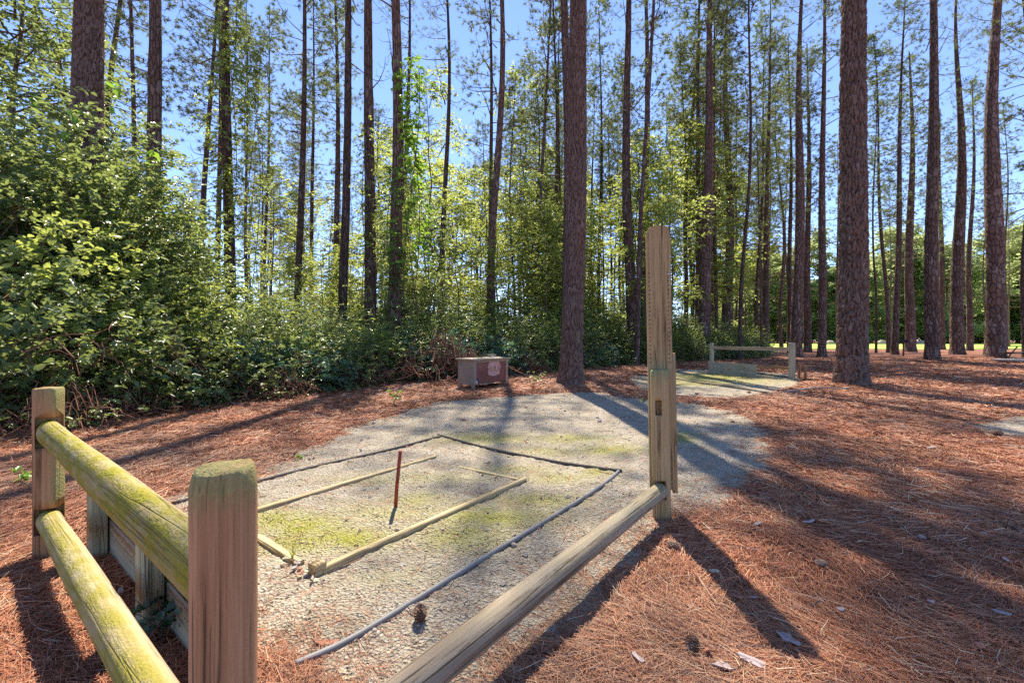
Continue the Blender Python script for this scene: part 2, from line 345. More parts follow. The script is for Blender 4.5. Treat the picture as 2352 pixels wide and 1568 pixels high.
z_ = gz(x_, y_, s_) + (fbm(x_ * 7, y_ * 7, 31) - 0.5) * 0.02 * np.clip(s_ / 0.2, 0, 1) * (np.hypot(x_, y_) < 8) - 0.035 * np.clip(-(s_ + 0.12) / 0.2, 0, 1)
i, j = np.meshgrid(np.arange(n - 1), np.arange(n - 1)); k = (j * n + i).ravel()
g = MB().add(np.stack([x_, y_, z_], 1), np.stack([k, k + 1, k + n + 1, k + n], 1)).build('ground', M['ground'])
tag(g, 'forest floor covered with rust red fallen pine needles', 'ground', kind='structure')

mossA = [(700, 1215, 90, 26, 1.0), (800, 1240, 90, 22, 1.0), (640, 1195, 60, 22, .9), (690, 1250, 90, 22, .9), (1120, 1190, 120, 22, .85), (1060, 1235, 90, 30, .7), (1110, 1010, 90, 10, .7), (1310, 1010, 70, 8, .7), (1400, 1035, 60, 10, .8),
         (1230, 1150, 90, 14, .7), (1370, 1085, 30, 8, .8), (1280, 1100, 60, 10, .6), (960, 1150, 60, 14, .6), (1555, 1008, 35, 10, .9), (900, 1180, 120, 18, .5), (860, 1105, 90, 10, .35), (1250, 1040, 80, 9, .5), (900, 1330, 90, 20, .25), (1000, 1100, 90, 12, .4), (1180, 1080, 80, 10, .5)]
mossB = [(1640, 868, 110, 9, .9), (1600, 880, 90, 6, .7), (1690, 875, 100, 7, .6), (1560, 866, 60, 6, .5)]
def make_pad(name, poly, step, moss, label):
    P = np.array(poly); lo = P.min(0) - 0.3; hi = P.max(0) + 0.3
    xs = np.arange(lo[0], hi[0], step); ys = np.arange(lo[1], hi[1], step); X, Y = np.meshgrid(xs, ys); x = X.ravel(); y = Y.ravel()
    s = sdf(poly, x, y); e = s + edge_n(x, y)
    z = gz(x, y) + 0.008 + (fbm(x * 22, y * 22, 41, 3) - 0.5) * 0.022 * (1 if step < 0.03 else 0.6) + (fbm(x * 5, y * 5, 43, 3) - 0.5) * 0.02 - 0.012 * np.clip((e + 0.06) / 0.06, 0, 1)
    m = np.zeros(len(x)); py = HY + F * EYE / np.maximum(y, 0.3); px = CX + F * x / np.maximum(y, 0.3)
    for (a, b, sx, sy, v) in moss: m = np.maximum(m, v * np.exp(-(((px - a) / sx / 1.3) ** 2 + ((py - b) / sy / 1.3) ** 2)))
    nx = len(xs); i, j = np.meshgrid(np.arange(nx - 1), np.arange(len(ys) - 1)); k = (j * nx + i).ravel()
    ok = (e[k] < 0) | (e[k + nx + 1] < 0)
    Q = np.stack([k, k + 1, k + nx + 1, k + nx], 1)[ok]
    use = np.zeros(len(x), bool); use[Q.ravel()] = True; mp = np.cumsum(use) - 1
    o = MB().add(np.stack([x, y, z], 1)[use], mp[Q], attrs={'moss': m[use]}).build(name, M['pad'])
    return tag(o, label, 'ground', kind='structure')
make_pad('horseshoe_pit_sand', padA, 0.02, mossA, 'pale sandy gravel of the near horseshoe pit with green moss patches')
make_pad('far_horseshoe_pit_sand', padB, 0.05, mossB, 'pale sandy gravel of the far horseshoe pit beyond the tall pole')
make_pad('gravel_path', padC, 0.06, [], 'grey gravel patch at the edge of the needle covered ground')
# lawn: a sheet a few mm above the ground far behind the trunks
lx = np.linspace(14, 260, 120); ly = np.linspace(46, 112, 40); X, Y = np.meshgrid(lx, ly)
Y = Y + (fbm(X * 0.15, Y * 0 + 3, 51) - 0.5) * 5 * (Y < 60)
z = gz(X.ravel(), Y.ravel()) + 0.05; nx = 120; i, j = np.meshgrid(np.arange(119), np.arange(39)); k = (j * nx + i).ravel()
tag(MB().add(np.stack([X.ravel(), Y.ravel(), z], 1), np.stack([k, k + 1, k + nx + 1, k + nx], 1)).build('lawn', M['lawn']), 'bright sunlit green lawn beyond the pine trunks', 'lawn', kind='structure')

# fallen pine needles: uncountable, one object
def litter(N, dmin, dmax, seed, keep_pad=0.012):
    r = np.random.default_rng(seed); d = dmin * (dmax / dmin) ** r.random(N); x = (r.random(N) * 2 - 1) * d * 1.28
    s = sd_all(x, d); e = s + edge_n(x, d) * 1.2
    pr = np.where(e < 0, keep_pad + 0.5 * np.exp(e / 0.11), 1.0); ok = r.random(N) < pr
    x, d, e = x[ok], d[ok], e[ok]; N = len(x)
    flow = fbm(x * 0.9, d * 0.9, 61) * 9; th = np.where(r.random(N) < 0.6, flow + r.normal(0, 0.5, N), r.random(N) * 6.283)
    L = r.uniform(0.07, 0.19, N) * np.clip(d / 10, 1, 1.6) * np.where(e < -0.05, 0.8, 1.0); cu = r.normal(0, 0.16, N); wd = np.clip(0.00095 * d, 0.0015, 0.012) * r.uniform(0.7, 1.3, N)
    dx = np.stack([np.cos(th), np.sin(th), r.normal(0, 0.10, N)], 1); pe = np.stack([-np.sin(th), np.cos(th), r.normal(0, 0.6, N)], 1)
    z = gz(x, d) + np.where(e < 0, 0.012, 0.006 + r.random(N) ** 2 * 0.026)
    B = np.stack([x, d, z], 1); V = np.zeros((N, 6, 3))
    for q, t_ in enumerate((-0.5, 0.0, 0.5)):
        c = B + dx * (L * t_)[:, None] + pe * np.array([1, 1, 0]) * (cu * L * (t_ * t_ * 4 - 0.5))[:, None]
        ww = wd * (1.0 if q < 2 else 0.5); V[:, q * 2] = c - pe * ww[:, None] / 2; V[:, q * 2 + 1] = c + pe * ww[:, None] / 2
    k = np.arange(N)[:, None] * 6; Q = np.concatenate([k + [0, 1, 3, 2], k + [2, 3, 5, 4]])
    tone = np.clip(r.normal(0.5, 0.25, N) + (fbm(x * 1.5, d * 1.5, 71) - 0.5) * 0.5, 0, 1)
    age = np.clip((fbm(x * 0.8 + 40, d * 0.8, 75) - 0.52) * 3.5, 0, 0.75) * r.random(N); age = np.where(r.random(N) < 0.06, 0.85, age)
    return V.reshape(-1, 3), Q, np.repeat(tone, 6), np.repeat(age, 6)
mb = MB()
for a in ((480000, 0.8, 24.0, 1), ): V, Q, tn, ag = litter(*a); mb.add(V, Q, attrs={'tone': tn, 'age': ag})
tag(mb.build('pine_needle_litter', M['litter'], smooth=False), 'loose rust red pine needles scattered over the forest floor', 'pine needles', kind='stuff')

# grit on the pit: uncountable, one object
def blob(r, n_=6, m_=4):
    V = [(0, 0, 1)]; 
    for a in range(1, m_): V += [(math.sin(math.pi * a / m_) * math.cos(6.2832 * b / n_ + a * .5), math.sin(math.pi * a / m_) * math.sin(6.2832 * b / n_ + a * .5), math.cos(math.pi * a / m_)) for b in range(n_)]
    V.append((0, 0, -1)); V = np.array(V) * (1 + r.normal(0, 0.13, (len(V), 1))); T = []; Q = []
    for b in range(n_):
        T.append((0, 1 + b, 1 + (b + 1) % n_)); e = len(V) - 1; o = 1 + (m_ - 2) * n_; T.append((e, o + (b + 1) % n_, o + b))
        for a in range(m_ - 2): o = 1 + a * n_; Q.append((o + b, o + n_ + b, o + n_ + (b + 1) % n_, o + (b + 1) % n_))
    return V, np.array(Q).reshape(-1, 4), np.array(T)
N = 5500; d = 1.1 * (8 / 1.1) ** rng.random(N); x = (rng.random(N) * 2 - 1) * d * 0.9; e = sd_all(x, d) + edge_n(x, d); ok = e < -0.03; x, d = x[ok], d[ok]; N = len(x)
sz = 0.0016 * d ** 0.6 * rng.lognormal(0, 0.5, N); zz = gz(x, d) + 0.008 + (fbm(x * 22, d * 22, 41, 3) - 0.5) * 0.022 + (fbm(x * 5, d * 5, 43, 3) - 0.5) * 0.02
O = np.array([(1, 0, 0), (-1, 0, 0), (0, 1, 0), (0, -1, 0), (0, 0, .7), (0, 0, -.7)]); OT = np.array([(0, 2, 4), (2, 1, 4), (1, 3, 4), (3, 0, 4), (2, 0, 5), (1, 2, 5), (3, 1, 5), (0, 3, 5)])
V = (O[None] * (1 + rng.normal(0, 0.25, (N, 6, 1)))) * sz[:, None, None] * (1 + rng.random((N, 1, 3))) + np.stack([x, d, zz + sz * 0.4], 1)[:, None]
mb = MB(); mb.add(V.reshape(-1, 3), T=(np.arange(N)[:, None, None] * 6 + OT[None]).reshape(-1, 3)); gr = mb.build('grit', M['stone'], smooth=False)
tag(gr, 'fine stone grit strewn over the sandy pit', 'grit', kind='stuff')

N = 60000; d = 1.3 * (7 / 1.3) ** rng.random(N); x = (rng.random(N) * 2 - 1) * d * 0.8; py = HY + F * EYE / d; px = CX + F * x / d; m = np.zeros(N)
for (a, b, sx, sy, v) in mossA: m = np.maximum(m, v * np.exp(-(((px - a) / sx) ** 2 + ((py - b) / sy) ** 2)))
m *= np.clip((fbm(x * 9, d * 9, 91, 4) - 0.42) * 5, 0, 1); ok = (rng.random(N) < m * 0.8) & (sd_all(x, d) < -0.05); x, d = x[ok], d[ok]; N = len(x)
zz = gz(x, d) + 0.006 + (fbm(x * 22, d * 22, 41, 3) - 0.5) * 0.022 + (fbm(x * 5, d * 5, 43, 3) - 0.5) * 0.02; hh = rng.uniform(0.005, 0.012, N)
a_ = rng.random((N, 3)) * 2.1 + np.array([0, 2.1, 4.2]); B = np.stack([x, d, zz], 1)[:, None]; o_ = np.stack([np.cos(a_), np.sin(a_), 0 * a_], -1) * (0.0025 * d ** 0.5)[:, None, None]
V = np.concatenate([B + o_, B + np.array([0, 0, 1.0]) * hh[:, None, None] + rng.normal(0, 0.002, (N, 1, 3))], 1)
tag(MB().add(V.reshape(-1, 3), T=(np.arange(N)[:, None, None] * 4 + np.array([(0, 1, 3), (1, 2, 3), (2, 0, 3)])[None]).reshape(-1, 3), attrs={'tone': np.repeat(rng.random(N), 4)}).build('moss', M['moss'], None, False), 'low yellow green moss cushions growing on the pit sand', 'moss', kind='stuff')

# ------------------------------------------------------------------ foliage generators
def unit(a): return a / (np.linalg.norm(a, axis=-1, keepdims=True) + 1e-9)
def leaves(r, P, D, Nn, L, W, fold=0.25):              # one pointed folded leaf per row
    D = unit(D); S = unit(np.cross(D, Nn)); Nn = np.cross(S, D); L = np.broadcast_to(np.asarray(L, float), (len(P),))[:, None]; W = np.broadcast_to(np.asarray(W, float), (len(P),))[:, None]
    out = np.zeros((len(P), 6, 3)); out[:, 0] = P
    for q, (a, b) in enumerate(((0.30, -0.48), (0.68, -0.40), (1.0, 0), (0.68, 0.40), (0.30, 0.48))):
        out[:, q + 1] = P + D * L * a + S * W * b + Nn * (W * fold * abs(b) * 2 - L * 0.18 * a * a)
    k = np.arange(len(P))[:, None] * 6
    return out.reshape(-1, 3), np.concatenate([k + [0, 1, 2, 3], k + [0, 3, 4, 5]])
def sprays(mb, r, Cn, D, n_, length, ll, mleaf=0, mtwig=1, up=0.55, droop=0.25, tone0=None, updir=(0, -0.15, 1)):
    S = len(Cn); D = unit(D); kk = np.tile(np.arange(n_), S); sid = np.repeat(np.arange(S), n_); t_ = (kk + r.random(S * n_)) / n_
    Ln = np.broadcast_to(np.asarray(length, float), (S,))[sid]; Dd = D[sid]
    P = Cn[sid] + Dd * (Ln * t_)[:, None]; P[:, 2] -= droop * Ln * t_ ** 2
    side = unit(np.cross(Dd, np.array([0, 0, 1.0]))) * np.where(kk % 2 == 0, 1, -1)[:, None]
    a = r.uniform(0.5, 1.2, S * n_)[:, None]; ld = Dd * np.cos(a) + side * np.sin(a); ld[:, 2] += r.normal(-0.18, 0.35, S * n_)
    nn = np.array(updir) + r.normal(0, up, (S * n_, 3)); L = ll * r.uniform(0.6, 1.25, S * n_)
    V, Q = leaves(r, P, ld, nn, L, L * r.uniform(0.5, 0.72, S * n_))
    tn = np.clip((np.repeat(r.random(S) if tone0 is None else tone0, n_)) * 0.6 + r.random(S * n_) * 0.4, 0, 1)
    mb.add(V, Q, m=mleaf, attrs={'tone': np.repeat(tn, 6)})
    w_ = 0.003; E = Cn + D * np.broadcast_to(np.asarray(length, float), (S,))[:, None]; E[:, 2] -= droop * length
    sv_ = np.array([0, 0, w_]); V = np.stack([Cn - sv_, Cn + sv_, E + sv_ * .4, E - sv_ * .4], 1)
    mb.add(V.reshape(-1, 3), np.arange(S * 4).reshape(-1, 4), m=mtwig)

def shrub_mesh(seed, h, rad, nspray, nleaf, ll, stems=9, lump=0.3, mats=None, low=0.05):
    r = np.random.default_rng(seed); mb = MB()
    th = r.random(nspray) * 6.283; u = r.random(nspray) ** 0.85; ph = np.arccos(np.clip(u, 0, 1)); q = r.uniform(0.35, 1, nspray) ** 0.5
    f1, f2, f3 = r.random(3) * 6.28; lum = 1 + lump * (np.sin(3 * th + f1) * np.sin(2.2 * ph + f2) + 0.6 * np.sin(5 * th + f3 + 3 * ph))
    q = q * lum
    P = np.stack([np.sin(ph) * np.cos(th) * rad * q, np.sin(ph) * np.sin(th) * rad * q, low * h + np.cos(ph) * h * q * 0.95], 1)
    D = np.stack([np.cos(th), np.sin(th), 0.25 + 0.5 * np.cos(ph) + r.normal(0, 0.25, nspray)], 1) + r.normal(0, 0.35, (nspray, 3))
    sprays(mb, r, P, D, nleaf, r.uniform(0.16, 0.34, nspray) * (ll / 0.055) ** 0.5, ll)
    for k in range(stems):
        a = r.random() * 6.28; b = P[r.integers(nspray)]; base = np.array([math.cos(a), math.sin(a), 0]) * rad * 0.25 * r.random()
        s = np.linspace(0, 1, 6)[:, None]; pts = base * (1 - s) + b * s; pts[:, 2] = b[2] * np.sin(s[:, 0] * 1.5) / math.sin(1.5) - 0.1 * (1 - s[:, 0]); pts += r.normal(0, 0.02, pts.shape)
        V, Q, T = tube(pts, np.linspace(0.016, 0.005, 6), 4, False); mb.add(V, Q, m=1)
    for k in range(46):
        a = r.random() * 6.28; q = rad * r.uniform(0.5, 1.0); zt_ = h * r.uniform(0.1, 0.65); s = np.linspace(0, 1, 6); b = a + r.normal(0, 1.0); L = rad * r.uniform(0.2, 0.6)
        pts = np.stack([np.cos(a) * q + np.cos(b) * L * (s - .5), np.sin(a) * q + np.sin(b) * L * (s - .5), zt_ + h * 0.16 * np.sin(s * 3) - zt_ * 0.5 * s * r.random()], 1) + r.normal(0, 0.02, (6, 3)); V, Q, T = tube(pts, r.uniform(0.002, 0.005), 3, False); mb.add(V, Q, m=2)
    return mb.mesh('foliage', mats or [M['leaf'], M['twig'], M['dead']])

def brush_mesh(seed, h, rad, n_):                     # dome of dead tangled stems
    r = np.random.default_rng(seed); mb = MB(); m_ = 7
    for k in range(n_):
        a = r.random() * 6.28; q = r.random() ** 0.5 * rad; p = np.array([math.cos(a) * q, math.sin(a) * q, 0.0]); b = r.random() * 6.28
        top = h * (1 - (q / rad) ** 2 * 0.7) * r.uniform(0.5, 1.05); L = rad * r.uniform(0.3, 0.9); s = np.linspace(0, 1, m_)
        pts = p + np.stack([np.cos(b) * L * s, np.sin(b) * L * s, top * np.sin(np.minimum(s * 1.3 + 0.12, 1) * 2.6)], 1) + r.normal(0, 0.03, (m_, 3))
        V, Q, T = tube(pts, r.uniform(0.003, 0.007), 3, False); mb.add(V, Q, m=0)
    return mb.mesh('stems', [M['dead']])

def pine_crown(seed, z0, z1, rmax, nb, ntuft, nneed, dead=8, nl=0.24, nw=0.011, deadz=5.0, azb=None):
    r = np.random.default_rng(seed); mb = MB(); Tp = []; Td = []
    def limb(z, L, rise, rad, sag=0.5):
        a = r.random() * 6.283 if azb is None else azb + r.normal(0, 1.2); s = np.linspace(0, 1, 7); wob = np.cumsum(r.normal(0, 0.05, (7, 3)), 0) * L * 0.5
        pts = np.stack([np.cos(a) * L * s, np.sin(a) * L * s, z + L * (rise * s - sag * s * s * (1 - s) * 1.5 + 0.22 * s ** 3)], 1) + wob * s[:, None]
        V, Q, T = tube(pts, np.linspace(rad, rad * 0.2, 7), 4, False); mb.add(V, Q, m=0); return pts
    for k in range(nb):
        f = (k + r.random()) / nb; z = z0 + (z1 - z0) * f ** 0.9; prof = (0.55 + 0.45 * math.sin(min(1, f * 1.8) * 1.57)) * (1.05 - f) ** 0.55
        L = max(0.5, rmax * prof * r.uniform(0.55, 1.15)); pts = limb(z, L, r.uniform(-0.05, 0.45) + 0.5 * f, 0.012 + 0.009 * L)
        for q in range(ntuft):
            t_ = r.uniform(0.38, 1.0) ** 0.8; i_ = min(5, int(t_ * 6)); fr = t_ * 6 - i_; p = pts[i_] * (1 - fr) + pts[i_ + 1] * fr
            off = r.normal(0, 1, 3) * np.array([1, 1, 0.6]) * 0.30 * L ** 0.5 * (0.4 + t_ * 0.6); c = p + off
            V = np.array([p, p + (0, 0, .012), c + (0, 0, .006), c]); mb.add(V, [(0, 1, 2, 3)], m=0)
            Tp.append(c); Td.append(unit(off + (pts[-1] - pts[0]) / L * 0.25 + np.array([0, 0, 0.15])))
    for k in range(dead):
        L = r.uniform(0.5, 2.4); pts = limb(r.uniform(deadz, z0 + 1), L, r.uniform(-0.25, 0.35), 0.02 + 0.006 * L)
        for q in range(3):
            p = pts[r.integers(2, 6)]; e = p + r.normal(0, 1, 3) * 0.3 * L ** 0.5; mid = (p + e) / 2 + r.normal(0, .05, 3); V, Q, T = tube([p, mid, e], [0.009, 0.006, 0.003], 3, False); mb.add(V, Q, m=0)
    Tp = np.array(Tp); Td = np.array(Td); S = len(Tp); sid = np.repeat(np.arange(S), nneed); n_ = S * nneed
    dv = unit(Td[sid] * 0.75 + r.normal(0, 0.62, (n_, 3))); L = nl * r.uniform(0.7, 1.2, n_)[:, None]; sd2 = unit(np.cross(dv, r.normal(0, 1, (n_, 3)))) * nw * 0.5
    p = Tp[sid] - dv * 0.02; e = p + dv * L; e[:, 2] -= 0.03; mid = p + dv * L * 0.5
    V = np.stack([p - sd2 * .6, p + sd2 * .6, mid + sd2, e, mid - sd2], 1); k = np.arange(n_)[:, None] * 5
    tn = np.clip(np.repeat(r.random(S), nneed) * 0.6 + r.random(n_) * 0.4, 0, 1)
    mb.add(V.reshape(-1, 3), k + [0, 1, 2, 4], k + [4, 2, 3], m=1, attrs={'tone': np.repeat(tn, 5)})
    return mb.mesh('crown', [M['bark'], M['needle']])

def trunk_mesh(seed, r0, H, nt=18, nz=110, bend=0.12, flare=0.25):
    r = np.random.default_rng(seed); s = np.linspace(0, 1, nz); z = -0.35 + (H + 0.35) * s ** 1.3
    rad = r0 * (1 - np.clip(z / H, 0, 1) ** 1.15 * 0.86) * (1 + flare * np.exp(-np.clip(z + 0.1, 0, 99) / 0.3))
    p1, p2 = r.random(2) * 6.28; bx = bend * np.sin(z * 0.32 + p1) * np.clip(z / 6, 0, 1) ** 1.2; by = bend * np.sin(z * 0.27 + p2) * np.clip(z / 6, 0, 1) ** 1.2
    th = np.linspace(0, 2 * np.pi, nt + 1); Z, TH = np.meshgrid(z, th, indexing='ij')
    lob = 1 + 0.10 * np.exp(-np.clip(Z, 0, 99) / 0.25) * np.sin(4 * TH + p1) + 0.03 * np.sin(2 * TH + p2 + Z * 0.4) + 0.09 * (vnoise(np.cos(TH) * 2.5 + 7, Z * 4 + np.sin(TH) * 3, seed) - 0.5) + 0.06 * (vnoise(np.cos(TH) * 1.5, Z * 0.9 + np.sin(TH), seed + 1) - 0.5)
    RR = rad[:, None] * lob; V = np.stack([RR * np.cos(TH) + bx[:, None], RR * np.sin(TH) + by[:, None], Z], -1).reshape(-1, 3)
    i, j = np.meshgrid(np.arange(nz - 1), np.arange(nt), indexing='ij'); k = (i * (nt + 1) + j).ravel()
    uv = np.stack([TH.ravel() * r0, Z.ravel()], 1)
    return MB().add(V, np.stack([k, k + 1, k + nt + 2, k + nt + 1], 1), uv=uv).mesh('trunk', [M['bark']])

def hero_trunk(seed, r0, zmax, H, cw=0.085, ch=0.15, amp=0.02, flare=0.3, dz=0.017, nt=110):
    z = np.arange(-0.3, zmax, dz); z = np.concatenate([z, np.linspace(zmax, H, 20)]); th = np.linspace(0, 2 * np.pi, nt + 1)
    Z, TH = np.meshgrid(z, th, indexing='ij'); nc = max(6, int(round(2 * np.pi * r0 / cw)))
    u = TH / (2 * np.pi) * nc; v = Z / ch; fe = np.sin(TH / 2); u2 = u + (0.5 * (fbm(u * 0.9 + 9, v * 0.9, seed, 2) - 0.5) + 0.5 * (fbm(u * 3, v * 3, seed + 4, 3) - 0.5)) * fe; v2 = v + (1.3 * (vnoise(u * 0.7, v * 0.4, seed + 3) - 0.5) + 0.6 * (fbm(u * 2.5, v * 2.5, seed + 5, 3) - 0.5)) * fe
    iu = np.floor(u2).astype(int); iv = np.floor(v2).astype(int); f1 = np.full(u.shape, 9.0); f2 = f1.copy(); cell = np.zeros(u.shape)
    for a in (-1, 0, 1):
        for b in (-1, 0, 1):
            cu = (iu + a) % nc; cv = iv + b; px = iu + a + 0.02 + 0.96 * hash2(cu, cv, seed); py = iv + b + 0.0 + 1.0 * hash2(cu, cv, seed + 1)
            dd = np.hypot(u2 - px, v2 - py); c = hash2(cu, cv, seed + 2); n1 = dd < f1; f2 = np.where(n1, f1, np.minimum(f2, dd)); cell = np.where(n1, c, cell); f1 = np.where(n1, dd, f1)
    fur = np.abs(fbm(u * 0.9 + 3 * np.sin(TH / 2), v * 0.35, seed + 12, 3) - 0.5); cr = np.clip((f2 - f1) * 2.4, 0, 1); cr = np.minimum(cr, np.clip(fur * 14 + 0.1, 0, 1)); sm = cr * cr * (3 - 2 * cr)
    rad = r0 * (1 - np.clip(Z / H, 0, 1) ** 1.15 * 0.86) * (1 + flare * np.exp(-np.clip(Z + 0.1, 0, 99) / 0.32))
    rad *= 1 + 0.10 * np.exp(-np.clip(Z, 0, 99) / 0.3) * np.sin(4 * TH + seed) + 0.025 * np.sin(2 * TH + seed)
    fl = fbm(u * 3.2, v * 3.6, seed + 8, 3); cell = np.clip(0.45 * cell + 0.9 * (np.round(fl * 6) / 6 - 0.5) + 0.28, 0, 1); cr = np.clip(cr + 0.5 * (fl - 0.4), 0, 1); sm = cr * cr * (3 - 2 * cr)
    rad += amp * (sm - 0.6) * np.clip(rad / r0, 0.3, 1) + amp * 0.55 * (cell - 0.5) * sm + amp * 0.5 * (fbm(u * 2.5, v * 4, seed + 7, 2) - 0.5) + amp * 0.5 * (np.round(fl * 6) / 6 - 0.5)
    bx = 0.06 * np.sin(Z * 0.35 + seed) * np.clip(Z / 5, 0, 1)
    V = np.stack([rad * np.cos(TH) + bx, rad * np.sin(TH), Z], -1).reshape(-1, 3); nz = len(z)
    i, j = np.meshgrid(np.arange(nz - 1), np.arange(nt), indexing='ij'); k = (i * (nt + 1) + j).ravel()
    uv = np.stack([TH.ravel() * r0, Z.ravel()], 1)
    return MB().add(V, np.stack([k, k + 1, k + nt + 2, k + nt + 1], 1), uv=uv, attrs={'crack': cr.ravel(), 'cell': cell.ravel()}).mesh('trunk', [M['hero_bark']])

# ------------------------------------------------------------------ pines
TR = [trunk_mesh(100 + k, 0.2, 25, bend=(0.05, 0.10, 0.16, 0.30)[k]) for k in range(4)]
CR = [pine_crown(200 + k, 9.5 + (k % 3) * 1.2, 24.6, 2.5 + 0.25 * (k % 2), 44, 14, 20, dead=10, nl=0.25, nw=0.018) for k in range(5)]
CR_HI = [pine_crown(230 + k, 14.5, 25.5, 2.1, 36, 12, 14, dead=6, deadz=9) for k in range(2)]
CR_SHADE = [pine_crown(260, 13.2, 22, 2.3, 50, 26, 22, dead=3, deadz=12, nw=0.02)]  # dense crown above the view, shaped to shade the right foreground
CR_LO = [pine_crown(240 + k, 8.0 + k, 18.5, 1.5, 38, 10, 18, dead=8, deadz=3, nw=0.018) for k in range(3)]     # young slim pines
TR_LO = [trunk_mesh(140 + k, 0.09, 19, nt=9, nz=24, bend=0.22) for k in range(3)]
def pine(px0, px1, wpx, d, label, crown='mid', seed=0, group=None, H=25.0, hero=None, name='pine_tree'):
    z1 = EYE + HY / F * d; xh = gx(px0, d); sl = (gx(px1, d) - xh) / (z1 - EYE); x0 = xh - sl * EYE
    root = thing(name, label, 'tree', (x0, d, gzf(x0, d)), 0, group); root.rotation_euler = (0, math.atan(sl), 0)
    rad = wpx / 2 * d / F; s = H / 25.0; rs = random.Random(int(px0 * 7 + d * 31) + seed)
    if hero: link('trunk', hero, root)
    elif crown == 'low':
        s = H / 19.0; link('trunk', TR_LO[rs.randrange(3)], root, None, (0, 0, rs.random() * 6.28), (rad / 0.09, rad / 0.09, s))
    else: link('trunk', TR[rs.randrange(4) if rad < 0.19 else rs.randrange(2)], root, None, (0, 0, rs.random() * 6.28), (rad / 0.2, rad / 0.2, s))
    cs = {'mid': CR, 'high': CR_HI, 'low': CR_LO, 'side': CR_SHADE}[crown]
    f = rs.uniform(0.9, 1.12); link('crown', cs[rs.randrange(len(cs))], root, None, (0, 0, 0 if crown == 'side' else rs.random() * 6.28), (s * f, s * f, s))
    return root
